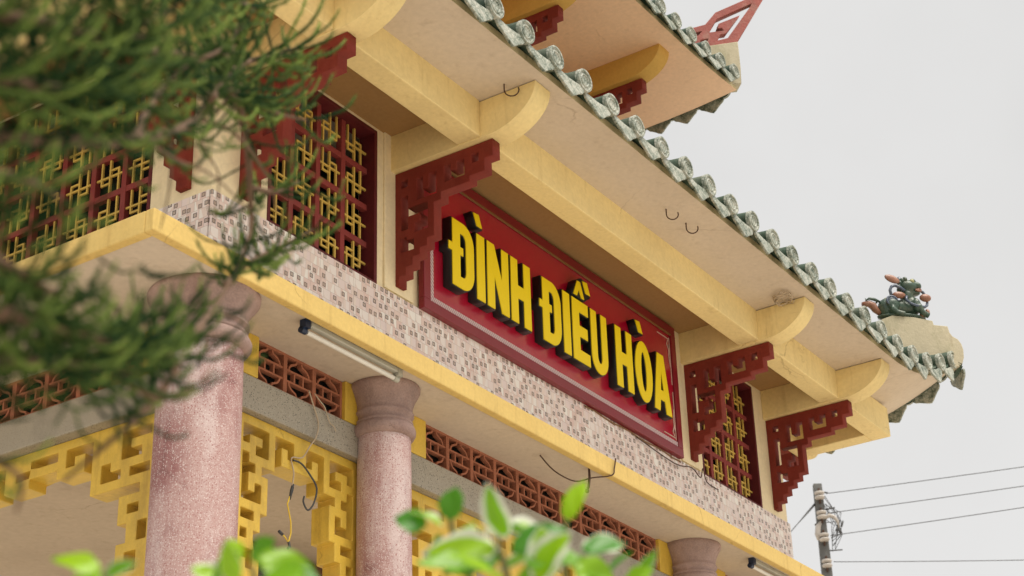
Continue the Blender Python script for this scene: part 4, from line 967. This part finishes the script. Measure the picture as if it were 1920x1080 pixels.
for (a, c, nm), z in zip(wl, levels):
    p = ptop+tow*.2+side_*.1; p.z = z
    d = ray(*c); s = (z-CAM.z)/d.z; q = CAM+d*s
    e = p+(q-p)*2.2
    n_ = 24; pts = []
    for k in range(n_+1):
        t = k/n_; pp = p.lerp(e, t); pp.z -= .12*t*(1-t); pts.append(pp)
    put('overhead_wire', MB().tube(pts, .0065, 6).mesh('overhead_wire', 'wire', True), label=f'{nm} of the four dark overhead wires running right from the pole', cat='wire', group='overhead wires')
p = ptop-side_*.07+Vector((0, 0, -.36)); d = ray(1486, 993); q = CAM+d*31.0; e = p+(q-p)*3
put('overhead_wire', MB().tube([p, p.lerp(e, .1), p.lerp(e, .25), e], [.02, .018, .008, .008], 6).mesh('overhead_wire', 'wire', True), label='short dark wire slanting down left from the pole to the temple', cat='wire', group='overhead wires')

# ------------------------------------------------------------------ foreground pine branches
def at(px, py, d): return CAM+ray(px, py)*d
rnd = random.Random(11)
PT = empty('pine_tree', (at(-420, 500, 2.0).x, at(-420, 500, 2.0).y, 0), 'dark green pine branch with upturned needle sprays hanging in from the left', 'tree')
pt0 = PT.location.copy()
trunk = [Vector((0, 0, 0)), Vector((.02, .01, 1.2)), Vector((.0, .03, 2.6)), Vector((.03, .0, 4.2)), Vector((.0, .0, 5.5))]
put('trunk', MB().tube(trunk, [.11, .095, .08, .06, .03], 14).mesh('trunk', 'bark', True), PT)
def spline(P, n=6):
    q = []
    for i in range(len(P)-1):
        a, b_, c, d = P[max(i-1, 0)], P[i], P[i+1], P[min(i+2, len(P)-1)]
        for k in range(n):
            t = k/n; q.append(.5*((2*b_)+(c-a)*t+(2*a-5*b_+4*c-d)*t*t+(3*b_-a-3*c+d)*t**3))
    q.append(P[-1]); return q
branches = [  # path, thickness, sprays per metre, spray length, spray radius
 ([(-420, 140, 1.9), (-120, 30, 1.6), (60, 40, 1.65), (200, 70, 1.8), (300, 60, 1.95)], .010, 190, .125, .0036),
 ([(-420, 330, 1.9), (-150, 250, 1.6), (60, 262, 1.7), (250, 262, 2.0), (370, 222, 2.5), (420, 130, 2.8), (450, 40, 2.9)], .011, 45, .10, .0036),
 ([(-420, 230, 1.9), (-150, 160, 1.55), (0, 150, 1.55), (140, 170, 1.7), (250, 160, 1.9)], .009, 210, .12, .0036),
 ([(-420, 40, 1.9), (-160, -40, 1.55), (60, -40, 1.6), (240, -20, 1.8), (380, -10, 2.3), (470, 10, 2.7)], .009, 95, .12, .0038),
 ([(-300, 420, 1.7), (-100, 330, 1.45), (20, 330, 1.5), (110, 370, 1.55)], .008, 150, .085, .0034),
 ([(-300, 480, 1.7), (-120, 450, 1.4), (0, 490, 1.45), (100, 550, 1.5)], .008, 170, .085, .0034),
 ([(-420, 660, 1.8), (-100, 590, 1.45), (60, 600, 1.5), (200, 640, 1.65), (280, 668, 1.8), (320, 640, 1.95)], .009, 190, .085, .0036),
 ([(-300, 760, 1.7), (-100, 690, 1.45), (40, 680, 1.5), (160, 690, 1.6), (270, 700, 1.7)], .008, 180, .085, .0034),
 ([(300, 650, 1.9), (350, 640, 2.1), (400, 580, 2.4), (430, 530, 2.55)], .006, 8, .05, .0036),
 ([(425, 535, 2.55), (450, 505, 2.65), (490, 480, 2.75), (540, 455, 2.85), (590, 430, 2.9)], .006, 100, .085, .0040),
 ([(395, 185, 2.5), (440, 130, 2.8), (500, 105, 2.95), (560, 90, 3.05)], .007, 120, .14, .0046),
 ([(430, 170, 2.6), (480, 195, 2.85), (530, 215, 2.95), (575, 225, 3.0)], .006, 110, .13, .0046),
 ([(440, 170, 2.7), (462, 260, 2.75), (468, 350, 2.75), (470, 430, 2.75), (440, 520, 2.6)], .007, 60, .11, .0042),
 ([(468, 350, 2.75), (520, 360, 2.85), (560, 340, 2.9)], .005, 75, .11, .0044),
 ([(250, 262, 2.0), (300, 170, 2.3), (360, 120, 2.5), (430, 100, 2.75)], .005, 25, .10, .004),
 ([(300, 660, 1.8), (330, 690, 1.8), (270, 770, 1.75), (215, 820, 1.7), (120, 900, 1.65)], .0055, 8, .06, .003),
 ([(200, 690, 1.66), (290, 745, 1.7), (360, 730, 1.75), (398, 690, 1.8)], .0035, 8, .05, .003),
 ([(-100, 800, 1.45), (-10, 860, 1.45), (40, 900, 1.45), (30, 960, 1.45)], .004, 50, .05, .003),
 ([(270, 95, 2.2), (330, 100, 2.4), (390, 105, 2.5), (440, 70, 2.75), (480, 10, 2.8)], .005, 40, .10, .004),
 ([(370, 222, 2.5), (440, 250, 2.6), (500, 330, 2.7), (520, 400, 2.72)], .0032, 6, .06, .003),
 ([(270, 262, 2.05), (330, 300, 2.15), (400, 330, 2.3), (470, 400, 2.5)], .0026, 5, .05, .003),
 ([(300, 170, 2.3), (320, 260, 2.3), (318, 350, 2.3), (300, 430, 2.3)], .0026, 5, .05, .003),
 ([(430, 180, 2.7), (380, 260, 2.5), (410, 330, 2.5), (400, 420, 2.5)], .0022, 4, .05, .003),
 ([(200, 70, 1.8), (280, 40, 2.0), (330, 10, 2.1), (350, -40, 2.2)], .004, 30, .09, .0036),
]
fol = MB(); tone = []
def spray(p0, d0, ln, r, shade):
    """one whip-like needle spray that bends upwards"""
    p = p0.copy(); d = d0.normalized(); n = 8; pts = [p.copy()]; rad = [r*.7]
    curl_ = rnd.uniform(.02, .10)
    for k in range(n):
        d = (d+Vector((rnd.uniform(-.06, .06), rnd.uniform(-.06, .06), curl_+(.30 if k > 4 else 0)))).normalized(); p = p+d*ln/n
        pts.append(p.copy()); rad.append(r*(1.0 if k < n-2 else (.95 if k < n-1 else .55)))
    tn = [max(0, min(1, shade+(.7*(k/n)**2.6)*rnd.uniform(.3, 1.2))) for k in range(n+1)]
    fol.tube(pts, [q*.5 for q in rad], 4)
    for k in range(n+1): tone.extend([tn[k]]*4)
    # short awl-shaped needles all round the whip
    vs = []; fs = []
    for k in range(n):
        a, b_ = pts[k], pts[k+1]; dd = (b_-a).normalized(); x = dd.orthogonal().normalized(); y = dd.cross(x)
        for q in range(9):
            t = rnd.random(); an = rnd.uniform(0, 6.283); o = x*math.cos(an)+y*math.sin(an); e = x*-math.sin(an)+y*math.cos(an)
            p = a.lerp(b_, t); ln_ = r*rnd.uniform(1.7, 2.9); w_ = r*.24
            c0 = len(vs); vs += [p+e*w_, p-e*w_, p+o*ln_*.62+dd*ln_]; fs.append((c0, c0+1, c0+2))
            tv = max(0, min(1, tn[k]+rnd.uniform(-.06, .14))); tone.extend([tv*.8, tv*.8, tv+.06])
    fol.add(vs, fs)
for bi, (path, th, dens, sl, sr) in enumerate(branches):
    Pp = spline([at(*q)-pt0 for q in path], 7); n = len(Pp)
    b = MB().tube(Pp, [th*(1-.7*i/n) for i in range(n)], 8); br = put('branch', b.mesh('branch', 'bark', True), PT)
    for i in range(n-1):
        seg = Pp[i+1]-Pp[i]; m_ = dens*seg.length*1.15; m_ = int(m_)+(1 if rnd.random() < m_ % 1 else 0)
        for k in range(m_):
            p = Pp[i].lerp(Pp[i+1], rnd.random()); dn = seg.normalized()
            rv = Vector((rnd.gauss(0, 1), rnd.gauss(0, 1), rnd.gauss(-.1, .7)))
            rv = rv-dn*rv.dot(dn); dd = dn*rnd.uniform(.25, 1.0)+rv.normalized()*rnd.uniform(.4, 1.0)
            spray(p, dd, sl*rnd.uniform(.5, 1.15), sr*rnd.uniform(.75, 1.1), rnd.uniform(-.15, .2) if rnd.random() < .8 else rnd.uniform(.2, .55))
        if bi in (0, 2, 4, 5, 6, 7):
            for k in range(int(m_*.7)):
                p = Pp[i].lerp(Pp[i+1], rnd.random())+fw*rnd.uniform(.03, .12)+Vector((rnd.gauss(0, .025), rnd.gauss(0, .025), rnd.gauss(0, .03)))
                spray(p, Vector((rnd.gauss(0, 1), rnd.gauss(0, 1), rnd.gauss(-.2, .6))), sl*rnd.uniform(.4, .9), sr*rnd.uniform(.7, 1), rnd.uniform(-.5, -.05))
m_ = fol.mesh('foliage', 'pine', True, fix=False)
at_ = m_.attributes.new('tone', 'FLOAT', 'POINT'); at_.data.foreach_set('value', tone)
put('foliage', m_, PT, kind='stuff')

# ------------------------------------------------------------------ foreground variegated shrubs
def leaf_mesh(L=.06, W_=.036, fold=.25, droop=.3):
    nu, nv = 8, 6; vs = []; ed = []
    for i in range(nu+1):
        t = i/nu; w_ = W_/2*(math.sin(math.pi*min(1, t**.8))**.75)*(1+.06*math.sin(t*19)); w_ = max(w_, .0006)
        for j in range(nv+1):
            s = j/nv*2-1; vs.append((w_*s, L*t, fold*abs(s)*w_-droop*L*t*t*.5+.002*math.sin(9*t+4*s))); ed.append(max(abs(s), (t*2-1)**4*.9))
    fs = [(i*(nv+1)+j, i*(nv+1)+j+1, (i+1)*(nv+1)+j+1, (i+1)*(nv+1)+j) for i in range(nu) for j in range(nv)]
    b = MB().add(vs, fs); m = b.mesh('leaf', 'leaf', True, fix=False)
    a = m.attributes.new('edge', 'FLOAT', 'POINT'); a.data.foreach_set('value', ed); return m
LM = [leaf_mesh(.050, .036), leaf_mesh(.058, .030, .2, .5), leaf_mesh(.044, .038, .15, .15)]
def shrub(label, stems, base, dist, lsc=1.0):
    o = empty('leafy_shrub', (base.x, base.y, 0), label, 'shrub', 'shrubs in the foreground')
    o0 = o.location.copy()
    for path, leaves in stems:
        tp = [at(q[0], q[1], q[2]*.98)-o0 for q in path]; lo = base-o0+Vector((rnd.uniform(-.04, .04), rnd.uniform(-.04, .04), 0))
        Pp = [lo, lo.lerp(tp[0], .4), lo.lerp(tp[0], .8)]+spline(tp, 6)
        put('stem', MB().tube(Pp, [.0055-.0035*i/len(Pp) for i in range(len(Pp))], 7).mesh('stem', 'stem', True), o)
        for (px, py, d, ang, sc, white) in leaves:
            d *= .98; sc *= .74; white *= .55; p = at(px, py, d)-o0; a = R(ang); sc *= lsc
            tip = (rt*math.cos(a)+up*math.sin(a)+fw*rnd.uniform(-.25, .25)).normalized()
            nrm = (-fw*rnd.uniform(.3, 1.0)+Vector((0, 0, 1))*rnd.uniform(.5, 1)+rt*rnd.uniform(-.3, .3)); nrm = (nrm-tip*nrm.dot(tip)).normalized(); sx_ = tip.cross(nrm)
            l = put('leaf', LM[rnd.randrange(3)], o); l.matrix_local = Matrix(((sx_.x, tip.x, nrm.x, p.x), (sx_.y, tip.y, nrm.y, p.y), (sx_.z, tip.z, nrm.z, p.z), (0, 0, 0, 1))) @ Matrix.Scale(sc, 4)
            l.color = (white, white, white, 1)
A_ = [([(1070, 1200, 1.9), (1060, 1060, 1.9), (1062, 970, 1.9)], [(1062, 975, 1.88, 70, 1.05, 0), (1030, 1000, 1.85, 165, 1.5, 1.0), (1020, 1040, 1.85, 190, 1.3, .9), (1090, 1030, 1.88, 10, 1.4, .55), (1075, 1060, 1.85, -20, 1.3, .2), (1040, 1065, 1.8, 200, 1.2, .1), (1100, 1075, 1.85, -30, 1.3, .1), (1000, 1010, 1.85, 140, 1.2, 1.0)]),
      ([(900, 1250, 1.85), (890, 1120, 1.85), (850, 1000, 1.85), (845, 965, 1.85)], [(842, 975, 1.83, 80, 1.05, 0), (830, 985, 1.8, 150, .95, .6), (800, 985, 1.8, 165, 1.0, .15), (850, 1000, 1.82, 20, .7, .6), (825, 1000, 1.82, -100, .7, .1), (860, 1020, 1.84, 60, .8, .1), (870, 1045, 1.84, 10, 1.0, .3)]),
      ([(980, 1250, 1.8), (960, 1120, 1.8), (940, 1040, 1.8), (930, 1000, 1.8)], [(950, 1010, 1.78, 115, 1.3, 1.0), (935, 1030, 1.78, 175, 1.7, 1.0), (960, 1035, 1.8, 30, 1.4, .25), (930, 1060, 1.75, 185, 1.6, .1), (985, 1060, 1.75, 15, 1.5, .05), (940, 1085, 1.72, 150, 1.7, .0), (890, 1075, 1.75, 160, 1.5, .1), (1000, 1090, 1.75, 60, 1.6, 1.0), (1030, 1085, 1.78, 100, 1.4, .9)]),
      ([(1200, 1250, 1.9), (1160, 1150, 1.9), (1120, 1080, 1.9)], [(1130, 1090, 1.9, 60, 1.0, .1), (1110, 1095, 1.9, 130, 1.2, .3), (1170, 1100, 1.92, 40, 1.0, .1), (1200, 1110, 1.95, 80, 1.1, .5)])]
shrub('blurred variegated shrub with green and white leaves at the bottom centre', A_, Vector((at(980, 1500, 1.78).x, at(980, 1500, 1.78).y, 0)), 1.8)
B_ = [([(520, 1250, 1.7), (500, 1150, 1.7), (470, 1060, 1.7)], [(470, 1050, 1.68, 45, 1.2, 0), (480, 1045, 1.65, -15, 1.9, .1), (500, 1075, 1.65, -5, 1.8, .15), (455, 1050, 1.66, 120, .9, .1), (440, 1095, 1.62, 100, 1.1, .4), (490, 1095, 1.62, 20, 1.7, .2), (540, 1085, 1.66, -10, 1.5, .1)]),
      ([(430, 1250, 1.7), (420, 1160, 1.7), (415, 1095, 1.7)], [(415, 1090, 1.68, 150, 1.2, .9), (400, 1100, 1.65, 60, 1.3, .1)])]
shrub('blurred green leafy shrub at the bottom left in front of the first column', B_, Vector((at(470, 1500, 1.66).x, at(470, 1500, 1.66).y, 0)), 1.7, .8)
C_ = [([(230, 1250, 1.55), (210, 1150, 1.55), (195, 1075, 1.55)], [(190, 1072, 1.55, 155, 1.35, 0), (195, 1080, 1.55, 30, .9, .6), (200, 1095, 1.55, 170, 1.2, .3)])]
shrub('single yellow-green sprig poking up at the bottom left corner', C_, Vector((at(220, 1500, 1.5).x, at(220, 1500, 1.5).y, 0)), 1.55, .75)
